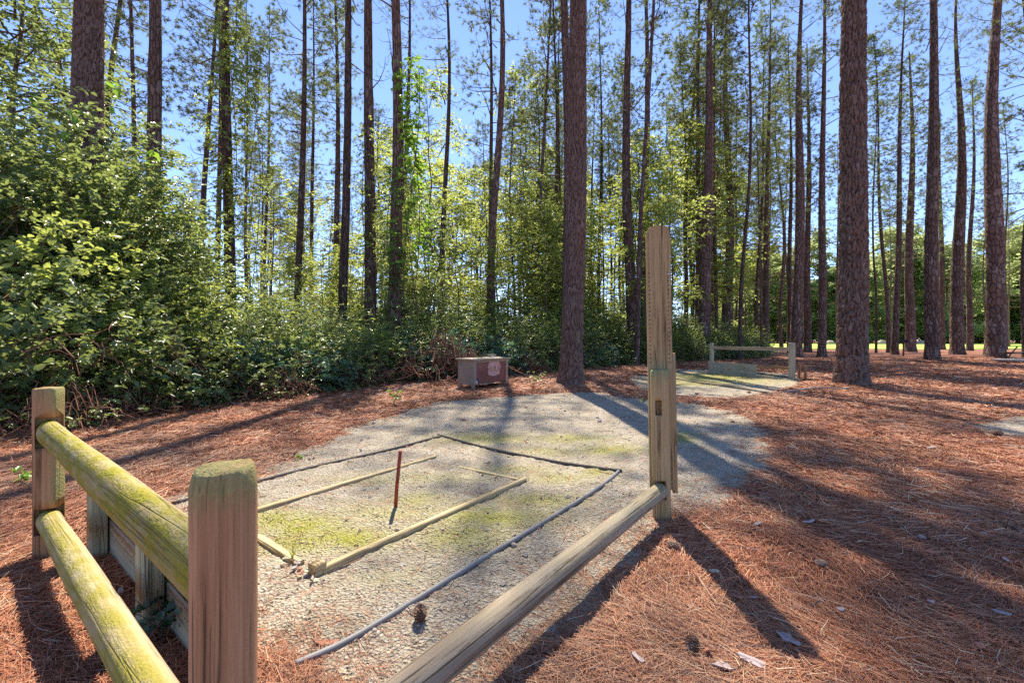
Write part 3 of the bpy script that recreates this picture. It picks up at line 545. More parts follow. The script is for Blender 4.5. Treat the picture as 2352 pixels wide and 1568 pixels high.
# three trunks close enough to show every bark plate
h1 = hero_trunk(1, 0.232, 11, 26, 0.06, 0.26, 0.018, 0.42); h2 = hero_trunk(2, 0.272, 9.5, 27, 0.08, 0.25, 0.03, 0.36); h3 = hero_trunk(3, 0.315, 10.5, 26, 0.08, 0.24, 0.022)
pine(1313, 1333, 48, 9.63, 'tall straight pine standing alone at the back edge of the near gravel pit', 'high', hero=h1)
pine(1957, 1968, 60, 9.46, 'stout scaly pine with plated bark, widest trunk right of the tall pole', 'high', hero=h2)
pine(203, 208, 66, 9.3, 'thick reddish pine trunk rising out of the leafy bank at far left', 'high', hero=h3)
for a in [
    (1301, 1298, 25, 14.2, 'pine standing directly behind the lone pit edge pine, its trunk almost touching it', 'side'),
    (355, 353, 33, 12.2, 'dark straight pine just right of the thick trunk in the leafy bank', 'high'),
    (258, 268, 17, 20, 'branching pine seen between the two thick trunks in the leafy bank', 'mid'),
    (322, 298, 13, 19, 'thin leaning pine left of the dark straight trunk in the bank', 'mid'),
    (450, 497, 14, 22, 'slim pine leaning to the right in front of the pale sky gap', 'mid'),
    (500, 505, 13, 24, 'slim upright pine in the sky gap beside the vine hung tree', 'mid'),
    (530, 519, 25, 15, 'pine draped with yellow green vines above the shrub bank', 'high'),
    (568, 565, 9, 30, 'very thin pine right of the vine draped trunk', 'mid'),
    (606, 622, 9, 31, 'thin pine bending slightly right over the pale sky gap', 'mid'),
    (683, 700, 17, 20, 'slender dark pine leaning right at the end of the sky gap', 'mid'),
    (716, 720, 11, 28, 'thin pine just right of the slender dark leaning pine', 'mid'),
    (773, 773, 16, 24, 'forked grey pine half hidden behind a straighter dark pine', 'mid'),
    (785, 802, 22, 16, 'dark pine leaning slightly right, its trunk clear down to the shrubs', 'high'),
    (850, 848, 28, 14, 'stout grey pine with a few vine leaves halfway up', 'high'),
    (908, 903, 30, 13, 'pine smothered by a thick climbing vine in the middle of the thicket', 'high'),
    (931, 938, 14, 24, 'thin pine peeking out right of the vine smothered trunk', 'high'),
    (1019, 1024, 14, 22, 'straight thin pine behind the storage box thicket', 'high'),
    (1131, 1142, 20, 18, 'bare dark pine rising behind the storage box', 'high'),
    (1226, 1264, 10, 22, 'thin crooked pine leaning right between the box and the pit edge pine', 'mid'),
    (1378, 1378, 9, 30, 'very thin pine just right of the lone pit edge pine', 'mid'),
    (1452, 1440, 25, 19, 'stout pine left of the tall pole with a forked upper trunk', 'high'),
    (1480, 1484, 20, 23, 'pine partly hidden behind the leaning thin trunk by the tall pole', 'mid'),
    (1464, 1497, 12, 17.3, 'thin leaning pine whose reddish base meets the needles left of the tall pole', 'high'),
    (1602, 1606, 13, 25, 'left of a close pair of pines right of the tall pole', 'mid'),
    (1617, 1633, 28, 22.5, 'stout reddish pine beside the far pit fence post', 'high'),
    (1572, 1600, 10, 26, 'thin pine leaning right just right of the tall pole', 'mid'),
    (1668, 1673, 22, 28, 'dark pine behind the far pit fence', 'mid'),
    (1701, 1725, 9, 22, 'thin reddish pine growing behind the far pit backboard', 'mid'),
    (1757, 1770, 14, 30, 'dark pine above the middle of the far pit rail', 'mid'),
    (1735, 1764, 8, 32, 'thin pine leaning right beside the dark pine above the far rail', 'mid'),
    (1795, 1784, 9, 40, 'thin reddish pine at the edge of the sunlit lawn', 'mid'),
    (1829, 1842, 25, 26, 'stout pine behind the right post of the far pit', 'high'),
    (1815, 1814, 11, 34, 'thin pine tucked left of the stout pine by the far pit post', 'mid'),
    (1855, 1856, 16, 35, 'pine with a sunlit edge just right of the stout pine by the far post', 'mid'),
    (1888, 1893, 18, 26, 'pine with a slight bend between the far pit and the stout scaly pine', 'mid'),
    (2040, 2000, 9, 34, 'thin pine leaning sharply left behind the stout scaly pine', 'mid'),
    (2012, 2008, 5, 34, 'pencil thin trunk right of the stout scaly pine', 'mid'),
    (2056, 2077, 14, 30, 'slim pine leaning right, crossing a leaning trunk', 'mid'),
    (2091, 2092, 20, 36, 'pine standing behind the park grill', 'mid'),
    (2141, 2142, 27, 19, 'reddish pine with a dark knot right of the park grill', 'high'),
    (2163, 2156, 13, 45, 'orange barked pine partly hidden behind the knotted pine', 'mid'),
    (2199, 2205, 26, 30, 'pine with flaky sunlit left edge second from the right', 'high'),
    (2228, 2237, 12, 40, 'thin pine with crooked limbs left of the last stout pine', 'mid'),
    (2285, 2289, 36, 21.7, 'last stout pine near the right edge of the scene', 'high'),
    (2356, 2356, 12, 24, 'pine cut by the right edge of the view beside the picnic bench', 'mid')]:
    pine(*a)
# crowded slender pines behind: nothing tells them apart
rs = random.Random(5); cnt = 0
for k in range(170):
    d = rs.uniform(21, 62); px = rs.uniform(-120, 2420) if k < 130 else rs.uniform(1000, 1900)
    if px > 1760: 
        if d < 40 or rs.random() < 0.35: continue
    elif px < 1080 and d < 36: continue
    wp = (rs.uniform(0.14, 0.30) if k < 130 else rs.uniform(0.12, 0.24)) / d * F; big = wp * d / F > 0.21
    pine(px, px + rs.uniform(-14, 16), wp, d, 'slender pine among the crowded trunks at the back of the wood', 'mid' if big else 'low', group='slender pines crowded behind the thicket', H=rs.uniform(19, 26) if big else rs.uniform(15, 21)); cnt += 1

# ------------------------------------------------------------------ broadleaf trees
def broadleaf(seed, H, z0, rmax, limbs, spr, nleaf, ll, mats, r0=0.06):
    r = np.random.default_rng(seed); tm = MB(); z = np.linspace(-0.2, H, 12); b = np.cumsum(r.normal(0, 0.06, (12, 2)), 0) * H / 10
    pts = np.stack([b[:, 0], b[:, 1], z], 1); V, Q, T = tube(pts, np.linspace(r0, r0 * 0.15, 12), 7); tm.add(V, Q, T)
    mb = MB()
    for k in range(limbs):
        f = (k + r.random()) / limbs; zz = z0 + (H - z0) * f; i_ = min(10, int((zz + 0.2) / (H + 0.2) * 11)); p0 = np.array([b[i_, 0], b[i_, 1], zz]); a = r.random() * 6.283
        L = rmax * (0.45 + 0.55 * math.sin(min(1, f * 1.6 + 0.25) * 1.57)) * (1.08 - f) ** 0.5 * r.uniform(0.6, 1.15); s = np.linspace(0, 1, 6)
        P = p0 + np.stack([np.cos(a) * L * s, np.sin(a) * L * s, L * (0.45 * s - 0.25 * s * s)], 1) + np.cumsum(r.normal(0, 0.04, (6, 3)), 0) * L
        V, Q, T = tube(P, np.linspace(0.010 + 0.008 * L, 0.004, 6), 4, False); mb.add(V, Q, m=1)
        t_ = r.uniform(0.25, 1, spr); ii = np.minimum(4, (t_ * 5).astype(int)); fr = (t_ * 5 - ii)[:, None]; Pc = P[ii] * (1 - fr) + P[ii + 1] * fr + r.normal(0, 0.16, (spr, 3)) * L ** 0.5
        D = np.stack([np.cos(a) + r.normal(0, 0.7, spr), np.sin(a) + r.normal(0, 0.7, spr), r.normal(0.1, 0.3, spr)], 1)
        sprays(mb, r, Pc, D, nleaf, r.uniform(0.25, 0.5, spr) * (ll / 0.09), ll, tone0=np.clip(f * 0.5 + r.random(spr) * 0.6, 0, 1))
    return tm.mesh('trunk', [M['grey_bark']]), mb.mesh('crown', mats)
SAP = [broadleaf(300 + k, 8.5 + k, 2.2, 2.1, 24, 14, 9, 0.13, [M['sapling'], M['twig']]) for k in range(4)]
BIG = [broadleaf(320 + k, 15, 0.3, 5.5, 44, 30, 9, 0.36, [M['far_leaf'], M['grey_bark']], 0.22) for k in range(3)]
EDGE = [broadleaf(340 + k, 9.5, 2.2, 2.6, 34, 18, 9, 0.10, [M['leaf'], M['twig']], 0.09) for k in range(2)]
def leafy(pool, px, d, s, label, group=None, name='sapling_tree', rs=random):
    tm, cm = pool[rs.randrange(len(pool))]; x = gx(px, d); root = thing(name, label, 'tree', (x, d, gzf(x, d)), rs.random() * 6.28, group); root.scale = (s, s, s * rs.uniform(0.92, 1.1))
    link('trunk', tm, root); link('crown', cm, root); return root
rs = random.Random(9)
for k in range(44):
    px = rs.uniform(640, 1720) if k % 3 else rs.uniform(930, 1560); d = rs.uniform(20, 44); top = rs.uniform(280, 560) if px > 900 else rs.uniform(380, 580)
    s = (EYE + (HY - top) / F * d) / 9.6
    leafy(SAP, px, d, s, 'bright green sapling backlit between the pine trunks', 'backlit saplings under the pines', rs=rs)
for k in range(34):
    px = rs.uniform(620, 1560); d = rs.uniform(17, 30); top = rs.uniform(400, 600)
    leafy(SAP, px, d, (EYE + (HY - top) / F * d) / 9.6, 'bright green sapling backlit between the pine trunks', 'backlit saplings under the pines', rs=rs)
for px, d, top in ((470, 21, 560), (610, 24, 590), (560, 30, 520), (690, 19, 560), (400, 24, 500), (740, 17, 600), (330, 18, 420)):
    leafy(SAP, px, d, (EYE + (HY - top) / F * d) / 9.6, 'thin sparse sapling in front of the pale sky gap', 'sparse saplings at the sky gap', rs=rs)
for px, d, s, lb in ((40, 11.0, 1.2, 'leafy tree overhanging the top of the leafy bank at the left edge'), (-120, 9.6, 1.15, 'dense leafy tree at the outer edge of the bank, leaves cut by the view'), (120, 12.5, 1.1, 'leafy tree behind the bank just left of the thick reddish trunk'), (-40, 13, 1.4, 'tall leafy tree rising behind the left edge trees')):
    leafy(EDGE, px, d, s, lb, name='leafy_tree', rs=rs)
for k in range(52):
    d = rs.uniform(106, 150); px = 1640 + 800 * (k + rs.random()) / 52
    leafy(BIG, px, d, rs.uniform(0.8, 2.1), 'broadleaf tree in the dense treeline beyond the lawn', 'treeline beyond the lawn', 'broadleaf_tree', rs)
for k in range(14):
    d = rs.uniform(55, 85); px = rs.uniform(760, 1700)
    leafy(BIG, px, d, rs.uniform(0.4, 0.75), 'leafy tree closing the view far behind the pine wood', 'leafy trees far behind the wood', 'broadleaf_tree', rs)

# ------------------------------------------------------------------ thicket bank
SH_LOW = [shrub_mesh(400 + k, 0.85, 0.85, 250, 11, 0.055, 10) for k in range(3)] + [shrub_mesh(407, 0.8, 0.8, 170, 9, 0.085, 10, mats=[M['bluegreen'], M['twig'], M['dead']])]
SH_MID = [shrub_mesh(410 + k, 1.9, 1.15, 520, 12, 0.057, 12) for k in range(4)] + [shrub_mesh(417, 1.9, 1.15, 330, 10, 0.085, 12, mats=[M['sapling'], M['twig'], M['dead']])]
SH_TALL = [shrub_mesh(420 + k, 3.2, 1.55, 1000, 12, 0.068, 12) for k in range(3)] + [shrub_mesh(427, 3.2, 1.5, 860, 11, 0.078, 12, 0.4)]
bank = [(-120, 3.9, 9.2, 6.4), (-20, 4.3, 9.3, 6.0), (100, 4.8, 9.4, 5.5), (210, 5.3, 9.5, 5.1), (300, 5.7, 9.9, 4.4), (380, 6.1, 10.4, 3.7), (470, 6.7, 11.0, 3.05), (600, 7.4, 12.0, 2.5), (720, 8.3, 12.2, 2.1), (860, 9.8, 13.8, 2.0),
        (1000, 11.4, 15, 2.2), (1150, 12.6, 16.5, 2.4), (1290, 14.5, 18, 2.5), (1400, 16.5, 20, 2.6), (1550, 19.5, 23, 2.6), (1680, 23, 27, 2.4), (1745, 27, 31, 2.0)]
bp = np.array(bank)
def at_bank(px): return [float(np.interp(px, bp[:, 0], bp[:, q])) for q in (1, 2, 3)]
rs = random.Random(13)
zones = [(-999, 260, 'leafy shrub in the tall vine covered bank at the left edge', 'shrubs in the tall left bank'), (260, 640, 'leafy shrub on the slope of the bank right of the tall left mass', 'shrubs on the sloping bank'),
         (640, 1030, 'dark green shrub in the middle thicket left of the storage box', 'shrubs in the middle thicket'), (1030, 1300, 'leafy shrub in the thicket behind the storage box', 'shrubs behind the storage box'), (1300, 2000, 'shrub in the shaded hedge between the pit edge pine and the far pit', 'shrubs in the shaded hedge')]
def shrub(px, d, h, kind, rs=rs):
    pool, h0 = {'low': (SH_LOW, 0.95), 'mid': (SH_MID, 2.0), 'tall': (SH_TALL, 3.4)}[kind]; s = h / h0; sw = s ** 0.6
    x = gx(px, d); lb = next((a, b) for p, q, a, b in zones if p <= px < q)
    root = thing('shrub', lb[0], 'shrub', (x, d, gzf(x, d)), rs.random() * 6.28, lb[1]); root.scale = (sw * rs.uniform(0.9, 1.15), sw * rs.uniform(0.9, 1.15), s)
    link('foliage', pool[rs.randrange(len(pool))], root); return root
px = -130.0
while px < 1745:
    f, b, h = at_bank(px); step = 0.5 * F / f
    shrub(px + rs.uniform(-.3, .3) * step, f + rs.uniform(0.4, 0.85), rs.uniform(0.55, 1.0), 'low')
    if rs.random() < 0.85: shrub(px + rs.uniform(-.5, .5) * step, f + (b - f) * 0.38 + rs.uniform(-.2, .3), (0.9 + (h - 0.9) * 0.45) * rs.uniform(0.85, 1.1), 'mid')
    if b - f > 3.5: shrub(px + rs.uniform(-.5, .5) * step, f + (b - f) * 0.2, (0.9 + (h - 0.9) * 0.2) * rs.uniform(0.85, 1.1), 'low')
    px += step
px = -130.0
while px < 1745:
    f, b, h = at_bank(px); step = (1.0 if h < 3 else 0.85) * F / b
    shrub(px + rs.uniform(-.3, .3) * step, f + (b - f) * 0.68, (0.9 + (h - 0.9) * 0.8) * rs.uniform(0.85, 1.05), 'tall' if h > 2.9 else 'mid')
    shrub(px + rs.uniform(-.4, .4) * step, b + rs.uniform(0.1, 0.7), h * rs.uniform(0.85, 1.08), 'tall' if h > 2.4 else 'mid')
    px += step
for px, d, h in ((150, 8.0, 5.0), (205, 8.1, 4.9), (255, 8.3, 4.4)): shrub(px, d, h, 'tall')
for k in range(34):                                     # looser shrubs deeper in the wood
    px = rs.uniform(560, 1640); f, b, h = at_bank(px); d = b + rs.uniform(1.5, 9); shrub(px, d, rs.uniform(1.8, 3.4) * (0.8 if px < 700 else 1), 'tall' if rs.random() < .5 else 'mid')
# dead brush along the border
BR = [brush_mesh(450 + k, 0.7, 0.75, 150) for k in range(2)]
for px, d, s, lb in ((1010, 11.0, 1.9, 'large dome of dead brown brambles left of the storage box'), (820, 9.6, 0.9, 'low tangle of dead stems left of the small sunlit weed'), (300, 5.95, 0.8, 'reddish dead tangle at the foot of the left bank'), (150, 5.0, 0.8, 'dead stems behind the far left fence post'), (640, 7.7, 0.8, 'dry stems at the foot of the middle thicket'), (1210, 13.0, 0.9, 'dead brush to the right of the storage box'), ):
    x = gx(px, d); o = thing('dead_brush', lb, 'brush', (x, d, gzf(x, d)), px); o.scale = (s, s, s); link('stems', BR[int(px) % 2], o)
# climbing vines
def vine(px, d, z0, z1, rad, n_, ll, seed, label, mat='sapling'):
    r = np.random.default_rng(seed); mb = MB(); z = z0 + (z1 - z0) * r.random(n_) ** 0.9; th = r.random(n_) * 6.283; q = rad * (0.35 + 0.65 * r.random(n_)) * (0.7 + 0.5 * np.sin(z * 1.3 + seed)) * (1.15 - (z - z0) / (z1 - z0) * 0.7)
    P = np.stack([np.cos(th) * q, np.sin(th) * q, z], 1); D = np.stack([np.cos(th), np.sin(th), r.normal(-0.1, 0.4, n_)], 1); sprays(mb, r, P, D, 9, r.uniform(0.2, 0.4, n_), ll)
    for k in range(3):
        s = np.linspace(0, 1, 16); a = s * 5 + k * 2; V, Q, T = tube(np.stack([np.cos(a) * 0.24, np.sin(a) * 0.24, s * z1], 1), 0.012, 4, False); mb.add(V, Q, m=1)
    x = gx(px, d); o = thing('climbing_vine', label, 'vine', (x, d, gzf(x, d))); link('foliage', mb.mesh('foliage', [M[mat], M['twig']]), o)
vine(908, 12.9, 0.3, 6.2, 0.75, 420, 0.085, 1, 'thick climbing vine covering the trunk in the middle thicket', 'leaf')
vine(945, 12.7, 3.2, 9.2, 0.55, 190, 0.12, 2, 'bright hanging vine beside the smothered trunk, large backlit leaves', 'bright')
vine(524, 14.6, 2.5, 12.5, 0.95, 460, 0.10, 3, 'yellow green vine hanging over the pine above the shrub bank', 'sapling')
vine(580, 15.5, 5.5, 12, 0.8, 230, 0.10, 4, 'loose yellow green vine right of the draped pine', 'sapling')
vine(850, 13.8, 1.5, 8.0, 0.5, 170, 0.09, 5, 'thin vine on the stout grey pine', 'sapling')
vine(1000, 14.5, 0.5, 5.2, 0.9, 260, 0.09, 6, 'leafy vine mass behind the bramble dome', 'leaf')
vine(1478, 22.5, 0.5, 9.5, 0.8, 240, 0.11, 7, 'vine leaves climbing beside the stout forked pine', 'sapling')
def shoot(px, py, d, seed, label, n_=9):
    r = np.random.default_rng(seed); mb = MB(); x = gx(px, d); z = EYE + (HY - py) / F * d; s = np.linspace(0, 1, 8); a = r.uniform(-.6, .6)
    P = np.stack([s * 0.55 * math.cos(a), -s * 0.35, 0.35 * np.sin(s * 2.2)], 1); V, Q, T = tube(np.concatenate([[(-.25, .5, -1.2)], P]), 0.005, 4, False); mb.add(V, Q, m=1)
    i_ = np.linspace(1, 7, n_).astype(int); ld = np.stack([r.normal(0.5, .5, n_), r.normal(-.3, .5, n_), r.normal(-.25, .3, n_)], 1); V, Q = leaves(r, P[i_], ld, np.array([0, -.2, 1]) + r.normal(0, .4, (n_, 3)), r.uniform(0.14, 0.24, n_), r.uniform(0.08, 0.14, n_)); mb.add(V, Q, attrs={'tone': np.repeat(r.random(n_), 6)})
    o = thing('vine_shoot', label, 'vine', (x, d, z)); link('foliage', mb.mesh('foliage', [M['bright'], M['twig']]), o)
for k, a in enumerate(((250, 260, 8.2, 'bright arching shoot at the top of the bank in front of the thick trunk'), (70, 285, 7.8, 'bright round leaved shoot at the left of the bank top'), (340, 395, 8.9, 'bright shoot reaching across the dark straight pine'), (150, 320, 7.6, 'bright leaved shoot low on the bank top below the thick trunk'), (440, 545, 9.8, 'yellow leaved vine tip on the shoulder of the bank'))):
    shoot(a[0], a[1], a[2], 500 + k, a[3])

# ------------------------------------------------------------------ near fence
def ring_rr(a, b, rc, n_=5):
    P = []
    for cx, cy, t0 in ((a - rc, b - rc, 0), (-a + rc, b - rc, 90), (-a + rc, -b + rc, 180), (a - rc, -b + rc, 270)):
        for k in range(n_ + 1): t_ = R(t0 + 90 * k / n_); P.append((cx + rc * math.cos(t_), cy + rc * math.sin(t_)))
    return np.array(P)
def post_mb(wd, dp, h, rc, seed=0, cham=0.022, mosstop=1.0, moss_side=0.0, side=0.0, below=0.25):
    r = np.random.default_rng(seed); ring = ring_rr(wd / 2, dp / 2, rc); n_ = len(ring); zs = list(np.linspace(-below, h - cham, 26)) + [h - cham * 0.45, h - cham * 0.1, h]; sc_ = [1.0] * 26 + [0.95, 0.895, 0.865]
    V = []; ms = []; ang = np.arctan2(ring[:, 1], ring[:, 0])
    for z, s in zip(zs, sc_):
        wob = 1 + 0.012 * np.sin(3 * ang + z * 6 + seed) + r.normal(0, 0.004, n_) * (s < 1)
        V.append(np.column_stack([ring * s * wob[:, None], np.full(n_, z) + (r.normal(0, 0.0012, n_) if s < 1 else 0)]))
        m = mosstop * (np.clip((z - h + 0.075) / 0.05, 0, 1) if z > h - 0.09 else 0) + moss_side * np.clip(np.cos(ang - side) * 2 - 0.6, 0, 1)
        ms.append(np.clip(m + 0 * ang, 0, 1))
    k = len(zs); V = np.concatenate(V); ms = np.concatenate(ms); V = np.concatenate([V, [(0, 0, h + 0.001)]]); ms = np.append(ms, mosstop)
    i, j = np.meshgrid(np.arange(k - 1), np.arange(n_), indexing='ij'); j2 = (j + 1) % n_; Q = np.stack([i * n_ + j, i * n_ + j2, (i + 1) * n_ + j2, (i + 1) * n_ + j], -1).reshape(-1, 4)
    T = [(len(V) - 1, (k - 1) * n_ + q, (k - 1) * n_ + (q + 1) % n_) for q in range(n_)]
    return MB().add(V, Q, T, attrs={'moss': ms})
def log_obj(name, a, b, ry, rz_, mat, parent, seed=0, moss=None, flat=0.0, n_=28, taper=0.0):      # rail whose local z runs from a to b
    r = np.random.default_rng(seed); a = Vector(a); b = Vector(b); L = (b - a).length; th = np.arange(n_) / n_ * 2 * np.pi; zs = np.concatenate([[0, 0.004, 0.015], np.linspace(0.04, L - 0.04, 46), [L - 0.015, L - 0.004, L]]); V = []; ms = []
    for z in zs:
        e = min(z, L - z); s = 1 - 0.25 * max(0, 1 - e / 0.018) ** 2; s *= 1 - taper * z / L
        w_ = 1 + 0.025 * np.sin(2 * th + z * 2.1 + seed) + 0.02 * np.sin(z * 5 + seed) + 0.01 * (vnoise(th * 2, np.full(n_, z * 8), seed) - .5)
        x = rz_ * np.cos(th) * s * w_; y = ry * np.sin(th) * s * w_
        if flat: y = np.maximum(y, -ry * flat)
        V.append(np.column_stack([x, y, np.full(n_, z)])); ms.append(moss(th, z / L) if moss else 0 * th)
    k = len(zs); V = np.concatenate(V); ms = np.concatenate(ms); V = np.concatenate([V, [(0, 0, 0)], [(0, 0, L)]]); ms = np.append(ms, [0, 0])
    i, j = np.meshgrid(np.arange(k - 1), np.arange(n_), indexing='ij'); j2 = (j + 1) % n_; Q = np.stack([i * n_ + j, i * n_ + j2, (i + 1) * n_ + j2, (i + 1) * n_ + j], -1).reshape(-1, 4)
    T = [(len(V) - 2, (q + 1) % n_, q) for q in range(n_)] + [(len(V) - 1, (k - 1) * n_ + q, (k - 1) * n_ + (q + 1) % n_) for q in range(n_)]
    o = MB().add(V, Q, T, attrs={'moss': ms}).build(name, mat, parent)
    zax = (b - a).normalized(); yax = (Vector((0, 0, 1)) - zax * zax.z).normalized(); xax = yax.cross(zax); m = Matrix((xax, yax, zax)).transposed().to_4x4(); m.translation = a
    o.matrix_basis = (parent.matrix_basis.inverted() @ m) if parent else m
    return o
def cut(o, boxes):                                     # real mortises cut into a post
    for (c, s, rz) in boxes:
        V, Q = box(0, 0, 0, *s); cu = MB().add(V, Q).build('cutter', M['hole'], None, False); cu.matrix_basis = o.matrix_basis @ Matrix.Translation(c) @ Matrix.Rotation(rz, 4, 'Z')
        if o.parent: cu.matrix_basis = o.parent.matrix_basis @ cu.matrix_basis
        md = o.modifiers.new('b', 'BOOLEAN'); md.operation = 'DIFFERENCE'; md.object = cu; md.solver = 'EXACT'
        bpy.context.view_layer.update(); dg = bpy.context.evaluated_depsgraph_get(); me = bpy.data.meshes.new_from_object(o.evaluated_get(dg)); o.modifiers.clear(); o.data = me
        bpy.data.objects.remove(cu)

fence = thing('pit_fence', 'corner fence round the near pit with mossy rails and a tall scoring post', 'fence')
o = post_mb(0.10, 0.112, 0.824, 0.036, 3, 0.03, 0.8, 0.0).build('post', M['post'], fence); o.location = (P_near[0], P_near[1], 0); o.rotation_euler = (0, 0, R(29))
o = post_mb(0.086, 0.086, 0.824, 0.014, 5, 0.008, 0.35, 0.9, R(5)).build('post', M['post'], fence); o.location = (P_far[0], P_far[1], 0); o.rotation_euler = (0, 0, R(18))
bpy.context.view_layer.update(); ca, sa_ = math.cos(R(-55.2)), math.sin(R(-55.2))
cut(o, [((0.05 * ca, 0.05 * sa_, 0.618), (0.11, 0.092, 0.142), R(-55.2)), ((0.05 * ca, 0.05 * sa_, 0.204), (0.11, 0.1, 0.122), R(-55.2))])
def v3(p, z): return (p[0], p[1], z)
mossU = lambda th, f: np.clip(1.7 * np.cos(th - R(170)) + 1.0 - 0.1 * f, 0, 1)
log_obj('upper_rail', v3(P_far - U1 * 0.02, 0.612), v3(P_near - U1 * 0.03, 0.612), 0.060, 0.042, M['rail'], fence, 2, mossU, 0.8)
log_obj('lower_rail', v3(P_far - U1 * 0.01, 0.20), v3(P_near - U1 * 0.03, 0.20), 0.052, 0.046, M['rail'], fence, 4, lambda th, f: 0.85 * mossU(th, f), 0.85)
U2 = np.array([0.592, 0.805])
log_obj('side_rail', v3(P3 + U2 * 0.015, 0.168), v3(P_near + U2 * 0.03, 0.168), 0.046, 0.046, M['rail_grey'], fence, 6, lambda th, f: 0.35 * np.clip(np.cos(th - 1.2), 0, 1) * (1 - f))
# scoring post
sp = post_mb(0.100, 0.085, 0.875, 0.022, 8, 0.014, 0.8, 0.0).build('post', M['pole'], fence); sp.location = (P3[0], P3[1], 0); sp.rotation_euler = (0, R(-0.9), R(-12))
cut(sp, [((-0.012, -0.03, 0.655), (0.036, 0.07, 0.088), 0), ((-0.02, -0.03, 0.18), (0.085, 0.09, 0.105), 0)])
bmx = MB(); bw = 0.14; n_ = 13
zt = np.concatenate([np.linspace(0.155, 1.66, 20), [1.69, 1.715, 1.728, 1.735]]); wdt = np.concatenate([np.full(20, 1.0), [0.97, 0.86, 0.66, 0.35]])
V = []; 
for z, s in zip(zt, wdt):
    for (x, y) in ((-bw / 2, -0.017), (-bw / 2 + .004, -0.021), (bw / 2 - .004, -0.021), (bw / 2, -0.017), (bw / 2, 0.017), (bw / 2 - .004, 0.021), (-bw / 2 + .004, 0.021), (-bw / 2, 0.017)): V.append((x * s, y, z))
Q = [(a * 8 + q, a * 8 + (q + 1) % 8, a * 8 + 8 + (q + 1) % 8, a * 8 + 8 + q) for a in range(len(zt) - 1) for q in range(8)]; e = (len(zt) - 1) * 8
for k in (0, e): Q += [(k, k + 1, k + 2, k + 3), (k, k + 3, k + 4, k + 7), (k + 4, k + 5, k + 6, k + 7)]
bmx.add(V, Q, attrs={'moss': np.clip(1 - np.abs(np.array(V)[:, 2] - 0.9) / 0.07, 0, 1) * 0.5})
brd = bmx.build('score_board', M['pole'], sp, True); brd.location = (0.012, 0.0665, 0); brd.data.polygons.foreach_set('use_smooth', [False] * len(brd.data.polygons))
cut(brd, [])
hm = MB()
for sx in (-1, 1):
    for k in range(22):
        z = 0.915 + k * 0.0255; x = sx * 0.053 + (-.003 if sx < 0 else -.006) + random.uniform(-.0015, .0015) + (0.006 if sx > 0 else 0); V, Q, T = tube([(x, -0.0225, z), (x, -0.0215, z)], 0.0034, 8); hm.add(V, Q, T)
hm.build('peg_hole', M['hole'], brd)
V, Q, T = tube([(0.052, -0.034, 1.44), (0.052, -0.02, 1.44)], 0.0038, 8); MB().add(V, Q, T).build('score_peg', M['white'], sp).location = (0.012, 0.0665, 0)
st = MB().add(*rbox(0, 0, 0.55, 0.028, 0.045, 0.84)).build('batten', M['pole'], sp); st.location = (0.088, 0.078, 0)

# backstop of the near pit
bs = thing('backstop', 'low sage plank backstop on short posts behind the near left fence', 'backstop', (P_far[0], P_far[1], 0), math.atan2(U1[1], U1[0]))
for k, a in enumerate((0.10, 0.97)):
    V, Q = rbox(a + 0.04, 0.145, 0.12, 0.105, 0.06, 0.52); MB().add(V, Q, attrs={'moss': 0.25}).build('short_post', M['plank'], bs, False)
for k, (z, h) in enumerate(((0.09, 0.185), (0.278, 0.178))):
    V, Q = rbox(0.80, 0.20 + 0.002 * k, 0, 1.5, 0.036, h); V[:, 2] += z
    o = MB().add(V[:, [2, 1, 0]], np.array(Q)[:, ::-1]).build('plank', M['plank'], bs, False); o.rotation_euler = (0, R(90), 0)
    V = np.array([v.co[:] for v in o.data.vertices]); o.data.vertices.foreach_set('co', (V * [-1, 1, 1]).astype(np.float32).ravel()); o.data.flip_normals()
# ------------------------------------------------------------------ pit edging
def board(a, b, hgt, th_, name, label, mat='timber', zc=0.0, cat='board', moss=0.06):
    (x0, y0), (x1, y1) = a, b; L = math.hypot(x1 - x0, y1 - y0); r = np.random.default_rng(int(L * 1000)); n_ = 26; V = []
    for k in range(n_):
        z = L * k / (n_ - 1); hh = hgt * (1 + r.normal(0, 0.025)) ; t_ = th_ / 2 * (1 + r.normal(0, 0.025))
        V += [(-t_, -0.03, z), (t_, -0.03, z), (t_, hh - 0.005, z), (t_ - 0.005, hh, z), (-t_ + 0.005, hh, z), (-t_, hh - 0.005, z)]
    Q = [(k * 6 + q, k * 6 + (q + 1) % 6, k * 6 + 6 + (q + 1) % 6, k * 6 + 6 + q) for k in range(n_ - 1) for q in range(6)]; e = (n_ - 1) * 6; Q += [(3, 2, 1, 0), (5, 4, 3, 0), (e, e + 1, e + 2, e + 3), (e, e + 3, e + 4, e + 5)]
    o = MB().add(V, Q, attrs={'moss': moss}).build(name, M[mat], None, False); tag(o, label, cat)
    zax = Vector((x1 - x0, y1 - y0, 0)).normalized(); yax = Vector((0, 0, 1)); m = Matrix((yax.cross(zax), yax, zax)).transposed().to_4x4(); m.translation = (x0, y0, gzf(x0, y0) + zc); o.matrix_basis = m
    return o
board(gp(738, 1318), gp(1205, 1106), 0.032, 0.036, 'edging_board', 'longest timber edging board, right of the rusty stake')
board(gp(585, 1180), gp(1000, 1053), 0.030, 0.034, 'edging_board', 'timber edging board behind the rusty stake')
board(gp(590, 1238), gp(690, 1300), 0.022, 0.04, 'edging_board', 'short broken edging board by the near post', moss=0.1)
board(gp(1050, 1074), gp(1190, 1104), 0.014, 0.03, 'edging_board', 'thin half buried board at the back of the stake pit', moss=0.2)
cb = board(gp(716, 1326), gp(742, 1312), 0.055, 0.05, 'wood_block', 'pale split wood block at the corner of the edging', cat='block', moss=0.0)
